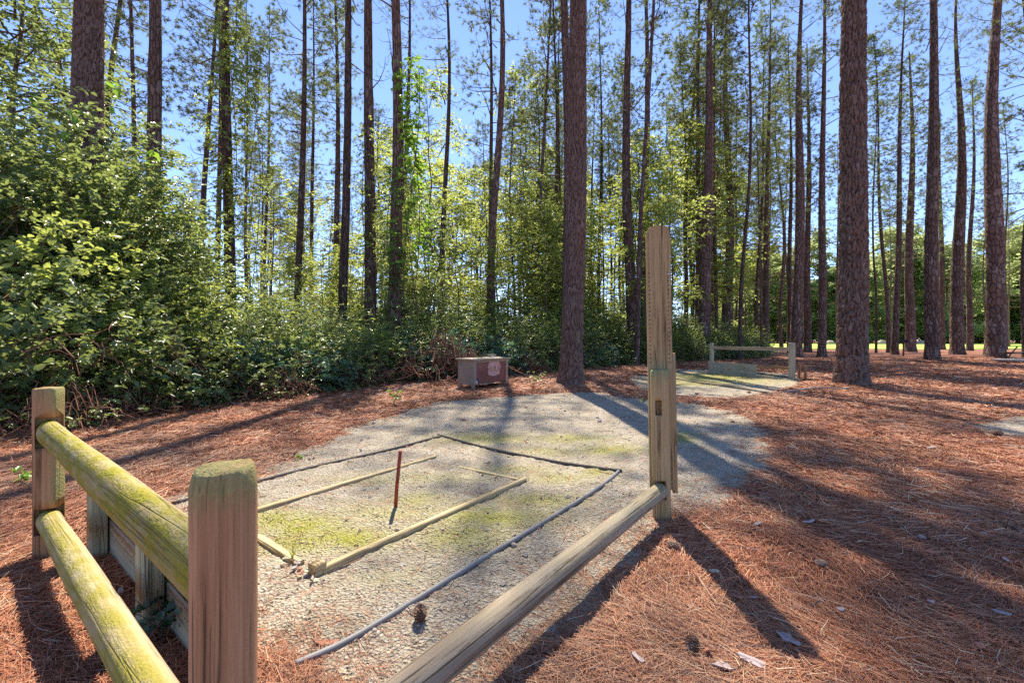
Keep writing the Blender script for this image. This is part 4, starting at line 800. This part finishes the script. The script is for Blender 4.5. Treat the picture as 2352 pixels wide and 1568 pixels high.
def pipe(pts, rad, name, label, mat, lift=0.6):
    P = [gp(*p) for p in pts]; P = np.array([(x, y, gzf(x, y) + rad * lift + 0.006) for x, y in P]); t_ = np.linspace(0, len(P) - 1, len(P) * 8); i_ = np.minimum(len(P) - 2, t_.astype(int)); fr = (t_ - i_)[:, None]
    def cr(a, b, c, d, u): return 0.5 * ((2 * b) + (-a + c) * u + (2 * a - 5 * b + 4 * c - d) * u * u + (-a + 3 * b - 3 * c + d) * u ** 3)
    Pp = np.concatenate([2 * P[:1] - P[1:2], P, 2 * P[-1:] - P[-2:-1]]); S = cr(Pp[i_], Pp[i_ + 1], Pp[i_ + 2], Pp[i_ + 3], fr)
    V, Q, T = tube(S, rad, 12); return tag(MB().add(V, Q, T).build(name, M[mat]), label, 'edging')
pipe([(670, 1540), (800, 1480), (950, 1388), (1100, 1294), (1250, 1203), (1350, 1140), (1400, 1104), (1422, 1084)], 0.0125, 'edging_pipe', 'grey blue plastic pipe edging along the right side of the pit', 'pipe', 0.55)
pipe([(1006, 1002), (1100, 1028), (1190, 1048), (1300, 1068), (1428, 1085)], 0.014, 'edging_strip', 'dark wavy edging strip across the back of the pit', 'rod')
pipe([(395, 1163), (590, 1111), (740, 1072), (880, 1040), (1012, 1005)], 0.013, 'edging_strip', 'dark straight edging strip along the left side of the pit', 'rod')
x, y = gp(907, 1165); st = tube([(0, 0, -0.1), (0.012, -0.005, 0.12), (0.04, -0.02, 0.36)], [0.0115, 0.0115, 0.011], 10); o = MB().add(*st).build('horseshoe_stake', M['rust']); o.location = (x, y, 0); tag(o, 'rusty red iron stake leaning in the middle of the near pit', 'stake')

# ------------------------------------------------------------------ storage box
A = np.array(gp(1087, 896)); B = np.array(gp(1165, 886)); u = (B - A) / np.linalg.norm(B - A); Lb = float(np.linalg.norm(B - A)); dep = 0.46
bx = thing('storage_box', 'tan wooden storage box with a maroon front and worn pale emblem', 'box', (A[0], A[1], gzf(*A)), math.atan2(u[1], u[0]))
hb = 0.62
for (a, b, lx_, ly_) in ((0.03, 0.03, .06, .06), (Lb - 0.03, 0.03, .06, .06), (0.03, dep - .03, .06, .06), (Lb - .03, dep - .03, .06, .06)): MB().add(*rbox(a, b, 0.03, lx_, ly_, 0.14)).build('leg', M['boxtan'], bx, False)
bm_ = MB()
for b_ in ((0.02, dep / 2, 0.345, 0.04, dep, 0.51), (Lb - 0.02, dep / 2, 0.345, 0.04, dep, 0.51), (Lb / 2, dep - 0.02, 0.345, Lb - 0.082, 0.036, 0.50), (Lb / 2, dep / 2, 0.108, Lb - 0.084, dep - 0.05, 0.03)): bm_.add(*box(*b_))
bm_.build('body', M['boxtan'], bx, False)
fr = MB()
for b_ in ((0.036, -0.008, 0.345, 0.068, 0.03, 0.514), (Lb - 0.036, -0.008, 0.345, 0.068, 0.03, 0.514), (Lb / 2, -0.006, 0.575, Lb - 0.15, 0.026, 0.05)): fr.add(*box(*b_))
fr.build('front_frame', M['boxtan'], bx, False)
dr = MB().add(*rbox(Lb / 2, 0.004, 0.325, Lb - 0.146, 0.022, 0.45, 0.003)).build('door', M['maroon'], bx, False)
# worn emblem: a pale ragged patch with two scuffed loops, 3 mm plates on the door
def plate(outline, mat, y, name, par, t_=0.003):
    P = np.array(outline); n_ = len(P); V = np.concatenate([np.column_stack([P[:, 0], np.full(n_, y), P[:, 1]]), np.column_stack([P[:, 0], np.full(n_, y + t_), P[:, 1]]), [(P[:, 0].mean(), y, P[:, 1].mean())]])
    T = [(2 * n_, (q + 1) % n_, q) for q in range(n_)]; Q = [(q, (q + 1) % n_, n_ + (q + 1) % n_, n_ + q) for q in range(n_)]
    return MB().add(V, Q, T).build(name, mat, par, False)
ex, ez = Lb * 0.585, 0.40
def PX(x, y): return (ex + (x - 1300) / 1180 * Lb * 1.28, ez - (y - 680) / 700 * 0.60)
plate([PX(*p) for p in ((1150, 530), (1200, 505), (1300, 500), (1410, 500), (1450, 520), (1455, 580), (1490, 630), (1480, 665), (1455, 690), (1450, 760), (1455, 810), (1400, 840), (1300, 868), (1220, 862), (1160, 830), (1128, 780), (1135, 740), (1155, 720), (1150, 665), (1125, 645), (1130, 620), (1150, 600), (1145, 560))], M['decal'], -0.0105, 'emblem', dr)
def loop(c, rx, ry, w_):
    return [(c[0] + rx * math.cos(a) , c[1] + ry * math.sin(a)) for a in np.linspace(-math.pi * 1.15, 0.15 * math.pi, 14)] + [(c[0] + (rx - w_) * math.cos(a), c[1] + (ry - w_) * math.sin(a)) for a in np.linspace(0.15 * math.pi, -math.pi * 1.15, 14)]
def band(c, rx, ry, w_, name):
    mb = MB(); a = np.linspace(math.pi * 0.92, math.pi * 2.08, 18)
    o = [PX(c[0] + rx * math.cos(t_), c[1] - ry * math.sin(t_)) for t_ in a]; i_ = [PX(c[0] + (rx - w_) * math.cos(t_), c[1] - (ry - w_) * math.sin(t_)) for t_ in a]
    V = [(p[0], -0.0125, p[1]) for p in o] + [(p[0], -0.0125, p[1]) for p in i_] + [(p[0], -0.0095, p[1]) for p in o] + [(p[0], -0.0095, p[1]) for p in i_]
    n_ = 18; Q = [(q, q + 1, n_ + q + 1, n_ + q) for q in range(n_ - 1)] + [(q, q + 2 * n_, q + 1 + 2 * n_, q + 1) for q in range(n_ - 1)] + [(n_ + q, n_ + q + 1, 3 * n_ + q + 1, 3 * n_ + q) for q in range(n_ - 1)]
    mb.add(V, Q); return mb.build(name, M['decal2'], dr, False)
band((1255, 640), 72, 130, 44, 'emblem_scuff'); band((1375, 640), 72, 130, 44, 'emblem_scuff')
sm = MB()
for q in range(26):
    p = PX(random.uniform(880, 1060), random.uniform(520, 680)); sm.add(*box(p[0], -0.0085, p[1], random.uniform(.004, .016), 0.003, random.uniform(.004, .014)))
sm.build('paint_chips', M['decal'], dr, False)
p = PX(840, 960); MB().add(*rbox(p[0], -0.014, p[1] + .02, 0.085, 0.012, 0.10)).build('latch', M['steel'], bx, False); MB().add(*rbox(p[0] - .012, -0.024, p[1] - 0.015, 0.028, 0.014, 0.05)).build('padlock', M['white'], bx, False)
MB().add(*rbox(Lb * 0.36, -0.012, 0.092, Lb * 0.46, 0.03, 0.014)).build('bottom_trim', M['lid'], bx, False)
ld = MB().add(*rbox(Lb / 2, dep / 2 - 0.02, 0.618, Lb + 0.10, dep + 0.12, 0.03)).build('lid', M['lid'], bx, False)
V, Q, T = blob(rng); MB().add(V * [0.022, 0.022, 0.02] + (Lb * 0.60, 0.05, 0.65), Q, T).build('knob', M['white'], bx)
o = MB().add(*rbox(Lb * 0.93, dep - 0.06, 0.665, 0.22, 0.09, 0.06)).build('hinge_block', M['boxtan'], bx, False)

# ------------------------------------------------------------------ far pit
fp = thing('far_pit_fence', 'grey green post and rail fence behind the far horseshoe pit', 'fence')
L0 = np.array(gp(1635, 858)); R0 = np.array(gp(1819, 872)); uf = (R0 - L0) / np.linalg.norm(R0 - L0); Lf = float(np.linalg.norm(R0 - L0)); fp.location = (L0[0], L0[1], 0); fp.rotation_euler = (0, 0, math.atan2(uf[1], uf[0])); bpy.context.view_layer.update()
post_mb(0.10, 0.10, 0.95, 0.02, 31, 0.02, 0.3).build('post', M['plank'], fp)
o = post_mb(0.135, 0.13, 0.97, 0.03, 32, 0.02, 0.2).build('post', M['plank'], fp); o.location = (Lf, 0, 0)
V, Q = rbox(0, 0, Lf / 2, 0.05, 0.10, Lf - 0.02); o = MB().add(V, Q).build('upper_rail', M['rail'], fp, False); o.rotation_euler = (R(90), 0, R(90)); o.location = (0.01, 0.0, 0.80)
V, Q = rbox(0, 0, Lf / 2, 0.045, 0.08, Lf - 0.02); o = MB().add(V, Q).build('lower_rail', M['post'], fp, False); o.rotation_euler = (R(90), 0, R(90)); o.location = (0.01, 0.02, 0.30)
fb = thing('far_backstop', 'low sage green plank backboard of the far pit', 'backboard', (L0[0], L0[1], 0), math.atan2(uf[1], uf[0]))
for k, (z, h) in enumerate(((0.09, 0.18), (0.276, 0.18))): 
    V, Q = rbox(0, 0, 0.72, h, 0.04, 1.5); o = MB().add(V, Q).build('plank', M['plank'], fb, False); o.rotation_euler = (0, R(90), 0); o.location = (0, -0.12 - 0.002 * k, z)
x, y = gp(1665, 863); o = MB().add(*tube([(0, 0, -0.05), (0.01, 0, 0.2), (0.05, 0, 0.40)], 0.0125, 8)).build('horseshoe_stake', M['pale_stick']); o.location = (x, y, 0); tag(o, 'pale metal stake in the mossy far pit', 'stake')
pipe([(1440, 862), (1520, 868), (1600, 880), (1700, 893), (1760, 903)], 0.02, 'edging_strip', 'dark curved edging strip across the front of the far pit', 'rod')
pipe([(1500, 868), (1545, 858), (1580, 852)], 0.018, 'edging_strip', 'short dark edging strip at the left of the far pit', 'rod')
pipe([(1670, 846), (1740, 858), (1810, 868)], 0.02, 'edging_strip', 'edging strip along the right of the far pit moss', 'rod')
for px, py, h, lb in ((1835, 868, 0.42, 'short reddish stump post beside the right post of the far pit'), (1850, 872, 0.38, 'short leaning reddish post right of the far pit fence')):
    x, y = gp(px, py); o = post_mb(0.06, 0.06, h, 0.02, px, 0.015, 0.0).build('stub_post', M['post']); o.location = (x, y, 0); o.rotation_euler = (R(3), R(-5 if px > 1840 else 2), 0.3); tag(o, lb, 'post')
# park grill
x, y = gp(2075, 819); g_ = thing('park_grill', 'dark iron park grill on a post in front of the lawn', 'grill', (x, y, 0), 0.3)
MB().add(*tube([(0, 0, -.1), (0, 0, 0.86)], 0.045, 8)).build('post', M['rust'], g_)
fbx = MB()
for b_ in ((0, 0, 0.875, 0.44, 0.34, 0.02), (-0.21, 0, 0.955, 0.02, 0.34, 0.14), (0.21, 0, 0.955, 0.02, 0.34, 0.14), (0, 0.16, 0.955, 0.40, 0.02, 0.139)): fbx.add(*box(*b_))
fbx.build('fire_box', M['steel'], g_, False)
gm = MB()
for k in range(9): gm.add(*box(-0.18 + k * 0.045, -0.01, 1.03, 0.012, 0.30, 0.012))
gm.build('grate', M['steel'], g_, False)
# picnic table cut by the right edge
x, y = gp(2356, 831); pt = thing('picnic_table', 'dark picnic table cut by the right edge of the view', 'table', (x + 0.35, y, 0), 0.15)
for k in range(5): MB().add(*rbox(0, -0.30 + k * 0.15, 0.74, 1.7, 0.14, 0.04)).build('top_plank', M['rod'], pt, False)
for s_ in (-1, 1): MB().add(*rbox(0, s_ * 0.68, 0.43, 1.7, 0.24, 0.04)).build('bench_seat', M['rod'], pt, False)
for s_ in (-1, 1):
    for e_ in (-1, 1): MB().add(*tube([(s_ * 0.6, e_ * 0.62, -0.02), (s_ * 0.6, e_ * 0.45, 0.35), (s_ * 0.6, e_ * 0.2, 0.72)], 0.028, 8)).build('leg', M['steel'], pt)
    MB().add(*tube([(s_ * 0.56, -0.68, 0.39), (s_ * 0.56, 0.68, 0.39)], 0.022, 8)).build('cross_bar', M['steel'], pt)
slab = MB().add(*rbox(0, 0, 0.03, 3.2, 1.8, 0.08)).build('concrete_slab', mat_plain('concrete', (0.45, 0.43, 0.40), 0.9, 0, 0.15, 8, 0.2), None, False); slab.location = (x + 0.1, y - 0.6, gzf(x, y) - 0.01); slab.rotation_euler = (0, 0, 0.15); tag(slab, 'pale concrete slab under the picnic table', 'slab', kind='structure')
# boulders on the lawn
for k, (px, d, s, lb) in enumerate(((2026, 95, 0.85, 'pale boulder at the back of the lawn left of the stout scaly pine gap'), (2118, 98, 0.75, 'pale boulder on the lawn behind the park grill'), (1908, 96, 0.7, 'pale boulder at the far lawn edge between two pines'))):
    V, Q, T = blob(np.random.default_rng(k), 10, 7); o = MB().add(V * [s * 1.3, s, s * 0.8], Q, T).build('boulder', M['stone']); o.location = (gx(px, d), d, 0.3); tag(o, lb, 'boulder')

# ------------------------------------------------------------------ small things on the ground
def cone_mesh():
    mb = MB(); n_ = 78; r = np.random.default_rng(3)
    V, Q, T = blob(r, 10, 6); mb.add(V * [0.012, 0.012, 0.028], Q, T)
    for k in range(n_):
        f = k / n_; a = k * 2.39996; z = -0.030 + 0.062 * f; rd = 0.020 * math.sin(math.pi * min(0.97, 0.18 + 0.78 * f)) ** 0.7 + 0.002; o_ = np.array([math.cos(a), math.sin(a), 0]); s_ = np.array([-math.sin(a), math.cos(a), 0]); up = np.array([0, 0, 1.0])
        b0 = o_ * rd * 0.45 + up * (z - .004); m = o_ * rd + up * (z + 0.004); tip = o_ * (rd + 0.005) + up * (z + 0.008); w_ = 0.0062 * (0.5 + math.sin(math.pi * f) * 0.6)
        V = [b0 - s_ * w_ * .6, b0 + s_ * w_ * .6, m + s_ * w_, m - s_ * w_, tip + up * .002, m - up * 0.0035 + o_ * .002]; mb.add(V, [(0, 1, 2, 3)], [(3, 2, 4), (2, 5, 4), (5, 3, 4), (1, 5, 2), (0, 3, 5), (0, 5, 1)])
    return mb.mesh('pine_cone', [M['cone']], False)
CM = cone_mesh()
for px, py, s, rx, ry, lb in ((965, 1432, 1.0, 25, 12, 'pine cone standing on the sand between the pipe and the grey rail'), (1545, 1272, 0.9, 80, 60, 'pine cone lying on needles at the foot of the tall scoring post'), (1590, 1510, 0.85, 75, -40, 'pine cone on sunlit needles near the bottom of the view'), (1885, 1322, 0.7, 85, 80, 'dark pine cone half buried in the shaded needles'), (955, 1550, 0.7, 88, 20, 'small dark cone on the sand by the bottom end of the grey rail'), (2290, 1010, 1.3, 80, 10, 'pine cone beside the grey gravel patch')):
    x, y = gp(px, py); o = link('pine_cone', CM, None, (x, y, gzf(x, y) + 0.026 * s + (0.012 if rx < 40 else 0.014)), (R(rx), 0, R(ry)), (s, s, s)); tag(o, lb, 'pine cone')
def flake(px, py, L, W, rz, mat, name, label, cat, seed, lift=0.03, group=None):
    if cat == 'bark flake': L *= 0.95; W *= 0.95; lift = 0.03 if px > 1250 else 0.008
    r = np.random.default_rng(seed); n_ = 11; a = np.arange(n_) / n_ * 6.283; q = 1 + r.normal(0, 0.18, n_); P = np.column_stack([np.cos(a) * L / 2 * q, np.sin(a) * W / 2 * q]); cur = r.uniform(-0.3, 0.8) * L * 0.8
    zt_ = (P[:, 0] / L) ** 2 * cur * 0.5 + r.normal(0, 0.0015, n_); V = np.concatenate([np.column_stack([P, zt_ + 0.004]), np.column_stack([P, zt_]), [(0, 0, 0.005)], [(0, 0, 0.0)]])
    Q = [(q, n_ + q, n_ + (q + 1) % n_, (q + 1) % n_) for q in range(n_)]; T = [(2 * n_, q, (q + 1) % n_) for q in range(n_)] + [(2 * n_ + 1, n_ + (q + 1) % n_, n_ + q) for q in range(n_)]
    x, y = gp(px, py); o = MB().add(V, Q, T).build(name, M[mat], None, False); o.location = (x, y, gzf(x, y) + lift); o.rotation_euler = (r.normal(0, .15), r.normal(0, .15), R(rz)); return tag(o, label, cat, group)
for k, a in enumerate(((1857, 1219, 0.085, 0.03, 10, 'flake', 'pale bark flake on shaded needles right of the scoring post'), (1740, 1224, 0.05, 0.025, 20, 'flake', 'small pale bark flake just right of the scoring post'), (1812, 1500, 0.075, 0.032, -60, 'flake', 'upright pale bark flake on sunlit needles'), (1725, 1548, 0.10, 0.03, -30, 'flake', 'long curled bark flake at the bottom of the view'), (1662, 1562, 0.06, 0.03, -20, 'flake', 'bark flake left of the long curled flake at the bottom'), (2250, 1525, 0.05, 0.025, 40, 'flake_red', 'reddish bark flake near the bottom right'), (2300, 1443, 0.05, 0.02, -40, 'flake', 'pale bark flake at the edge of the bottom right shade'), (2140, 1420, 0.03, 0.018, 10, 'flake', 'small pale flake in the shaded needles'), (1465, 1540, 0.05, 0.02, -50, 'flake', 'bark flake right of the grey rail at the bottom'), (2260, 1245, 0.035, 0.02, 5, 'flake', 'small white flake far right in the shaded needles'), (2140, 1040, 0.08, 0.03, 0, 'flake', 'pale flake on the needles beyond the shade'), (745, 1482, 0.085, 0.03, 12, 'flake_red', 'flat red brown bark piece on the sand beside the pipe'), (1640, 1336, 0.042, 0.026, -30, 'lichen', 'pale green lichen covered chip on the needles'), (1930, 1430, 0.03, 0.02, 30, 'flake', 'tiny pale flake above the upright bark flake'), (425, 1502, 0.05, 0.03, 20, 'flake_red', 'orange leaf fragment beside the near post'))):
    flake(*a[:6], 'bark_flake', a[6], 'bark flake', 600 + k)
rs = random.Random(4); sm_ = [flake(1700 + k * 30, 1400, 0.03, 0.014, 0, ('flake_red', 'flake', 'flake_red')[k], 'bark_scrap', 'small scrap of bark scattered on the fallen needles', 'bark scrap', 650 + k, 0.03, 'bark scraps scattered on the needles') for k in range(3)]
k = 0
while k < 34:
    d = 1.3 * (7 / 1.3) ** rs.random(); x = rs.uniform(-1.15, 1.15) * d
    if float(sd_all(np.array([x]), np.array([d]))[0]) < 0.08: continue
    o = sm_[k % 3].copy(); C.objects.link(o); o.location = (x, d, gzf(x, d) + 0.028); o.rotation_euler = (rs.gauss(0, .3), rs.gauss(0, .3), rs.random() * 6.28); q = rs.uniform(0.5, 1.2) * d ** 0.3; o.scale = (q, q, q); k += 1
rs = random.Random(3)
for k in range(16):
    t_ = rs.random(); flake(630 + 105 * t_ + rs.uniform(-14, 14), 1285 + 48 * t_ + rs.uniform(-8, 16), rs.uniform(0.018, 0.04), rs.uniform(0.01, 0.02), rs.uniform(0, 180), rs.choice(['lichen', 'flake', 'flake_red']), 'wood_chip', 'small curled wood chip heaped by the corner of the edging', 'wood chip', 700 + k, rs.uniform(0.012, 0.03), 'wood chips at the edging corner')
for k, (px, py, s, mt, lb) in enumerate(((1065, 970, 0.05, 'redstone', 'brown stone at the back left of the pit'), (1205, 970, 0.042, 'redstone', 'brown stone at the back middle of the pit'), (1683, 972, 0.05, 'redstone', 'brown stone right of the scoring post'), (1377, 972, 0.05, 'stone', 'pale stone lying in the trunk shadow edge'), (1372, 963, 0.04, 'stone', 'smaller pale stone beside the trunk shadow'), (1208, 940, 0.05, 'redstone', 'flat brown stone near the back edge of the pit'), (1172, 930, 0.045, 'redstone', 'dark stone close to the back needle edge'), (1298, 948, 0.04, 'redstone', 'dark stone left of the pit edge pine shadow'), (1180, 1256, 0.028, 'stone', 'pale angular stone resting against the grey pipe'), (1165, 1292, 0.018, 'stone', 'small white stone below the grey pipe'), (1232, 985, 0.025, 'stone', 'small pebble behind the back edging strip'), (1108, 1093, 0.018, 'redstone', 'small dark pebble near the thin buried board'), (1120, 1180, 0.014, 'redstone', 'tiny dark pebble between board and pipe'), (935, 1245, 0.016, 'redstone', 'dark pebble on the moss by the long board'), (1720, 902, 0.08, 'redstone', 'dark stone on the front edge of the far pit'), (1600, 905, 0.06, 'redstone', 'small dark stone on the far pit sand'), (1560, 902, 0.06, 'stone', 'pale stone on the left of the far pit sand'), (990, 1470, 0.018, 'stone', 'pebble on the sand below the standing cone'), (860, 1455, 0.02, 'stone', 'pale pebble left of the standing cone'), (1395, 1200, 0.016, 'stone', 'pale chip near the top of the grey rail'))):
    x, y = gp(px, py); V, Q, T = blob(np.random.default_rng(800 + k), 8, 5); o = MB().add(V * [s * .62, s * .5, s * .38], Q, T).build('stone', M[mt], None, k % 2 == 0); o.location = (x, y, gzf(x, y) + s * 0.18 + 0.006); o.rotation_euler = (0, 0, k); tag(o, lb, 'stone')
def stick(pts, rad, label, mat='pale_stick', lift=0.02):
    P = np.array([(*gp(a, b), 0) for a, b in pts]); P[:, 2] = [gzf(p[0], p[1]) + lift + (rng.random() * 0.03 if 0 < q < len(P) - 1 else 0) for q, p in enumerate(P)]; V, Q, T = tube(P, np.linspace(rad, rad * 0.5, len(P)), 6); tag(MB().add(V, Q, T).build('stick', M[mat]), label, 'stick')
stick([(1800, 905), (1870, 898), (1940, 900), (2005, 884)], 0.022, 'long fallen branch on the needles in front of the stout scaly pine')
stick([(2065, 872), (2082, 878), (2074, 890)], 0.016, 'small forked twig right of the stout scaly pine', 'twig')
stick([(500, 905), (540, 935), (585, 930)], 0.014, 'pale bare stick at the foot of the bank')
stick([(552, 890), (560, 925), (640, 900)], 0.012, 'thin pale stick leaning under the thicket')
stick([(860, 915), (930, 895), (990, 880)], 0.013, 'thin stick at the edge of the needles left of the storage box')
stick([(2290, 1215), (2330, 1235), (2352, 1248)], 0.008, 'dark twig on the needles at the right edge', 'twig')
stick([(2190, 1215), (2240, 1232), (2300, 1246)], 0.006, 'thin dark twig in the right shaded needles', 'twig')
stick([(1410, 920), (1440, 930), (1500, 952)], 0.005, 'pale twig lying across the trunk shadow')
stick([(1215, 868), (1240, 880), (1252, 888)], 0.03, 'short dark log leaning near the foot of the hedge', 'dead')
# little plants
def weed(px, py, h, n_, ll, label, mat='bluegreen', seed=0, spread=0.6, name='weed'):
    r = np.random.default_rng(seed); mb = MB(); x, y = gp(px, py)
    for k in range(n_):
        a = r.random() * 6.283; hh = h * r.uniform(0.5, 1.1); s = np.linspace(0, 1, 5); e = spread * hh; P = np.stack([np.cos(a) * e * s ** 1.4, np.sin(a) * e * s ** 1.4, hh * np.sin(s * 1.6)], 1); V, Q, T = tube(P, [0.0025, .002, .0018, .0015, .001], 4, False); mb.add(V, Q, m=1)
        m_ = 6; i_ = r.integers(2, 5, m_); ld = np.stack([np.cos(a) + r.normal(0, .8, m_), np.sin(a) + r.normal(0, .8, m_), r.normal(0, .25, m_)], 1); L = ll * r.uniform(0.6, 1.2, m_)
        V, Q = leaves(r, P[i_], ld, np.array([0, 0, 1]) + r.normal(0, .3, (m_, 3)), L, L * 0.6); mb.add(V, Q, attrs={'tone': np.repeat(r.random(m_), 6)})
    o = thing(name, label, 'plant', (x, y, gzf(x, y))); link('foliage', mb.mesh('foliage', [M[mat], M['twig']]), o); return o
weed(375, 1490, 0.17, 9, 0.05, 'blue green lobed plant growing below the mossy rails', seed=1, spread=0.8)
weed(330, 1510, 0.14, 5, 0.045, 'smaller lobed plant left of the backstop post', seed=11, spread=0.9)
weed(440, 1455, 0.12, 6, 0.045, 'small lobed plant half hidden behind the near post', seed=2)
weed(905, 935, 0.22, 6, 0.07, 'small sunlit green weed at the edge of the needles', 'bright', 3, 0.4)
weed(45, 1122, 0.09, 4, 0.05, 'tiny pale green seedling on the needles at far left', 'bright', 4, 0.8)
weed(150, 1010, 0.28, 9, 0.06, 'low leafy plant behind the far left fence post', 'leaf', 5, 0.9); weed(250, 985, 0.25, 9, 0.06, 'low leafy plant right of the far left fence post', 'leaf', 6, 0.9); weed(50, 1012, 0.35, 9, 0.07, 'leafy plant at the left edge of the needles', 'leaf', 7, 0.8)
weed(1480, 925, 0.06, 5, 0.03, 'tiny green tuft in the trunk shadow', 'bright', 8); weed(690, 1055, 0.04, 4, 0.025, 'tiny seedling at the needle edge of the pit', 'bright', 9)
weed(1225, 895, 0.35, 7, 0.08, 'green weed growing in front of the hedge by the pit edge pine', 'leaf', 12, 0.6)
def tuft(px, py, h, n_, label, seed):
    r = np.random.default_rng(seed); mb = MB(); x, y = gp(px, py)
    for k in range(n_):
        a = r.random() * 6.283; s = np.linspace(0, 1, 5); L = h * r.uniform(.6, 1.2); c = np.stack([np.cos(a) * L * .7 * s ** 1.6, np.sin(a) * L * .7 * s ** 1.6, L * np.sin(s * 1.9)], 1); sd3 = np.array([-math.sin(a), math.cos(a), 0]) * 0.003; V = np.concatenate([c - sd3 * (1 - s[:, None] * .8), c + sd3 * (1 - s[:, None] * .8)]); mb.add(V, [(q, q + 1, q + 6, q + 5) for q in range(4)], attrs={'tone': r.random()})
    o = mb.build('grass_tuft', M['grassblade'], None, False); o.location = (x, y, gzf(x, y) + .004); tag(o, label, 'grass')
tuft(672, 1292, 0.06, 18, 'yellow green grass tuft among the wood chips', 1)
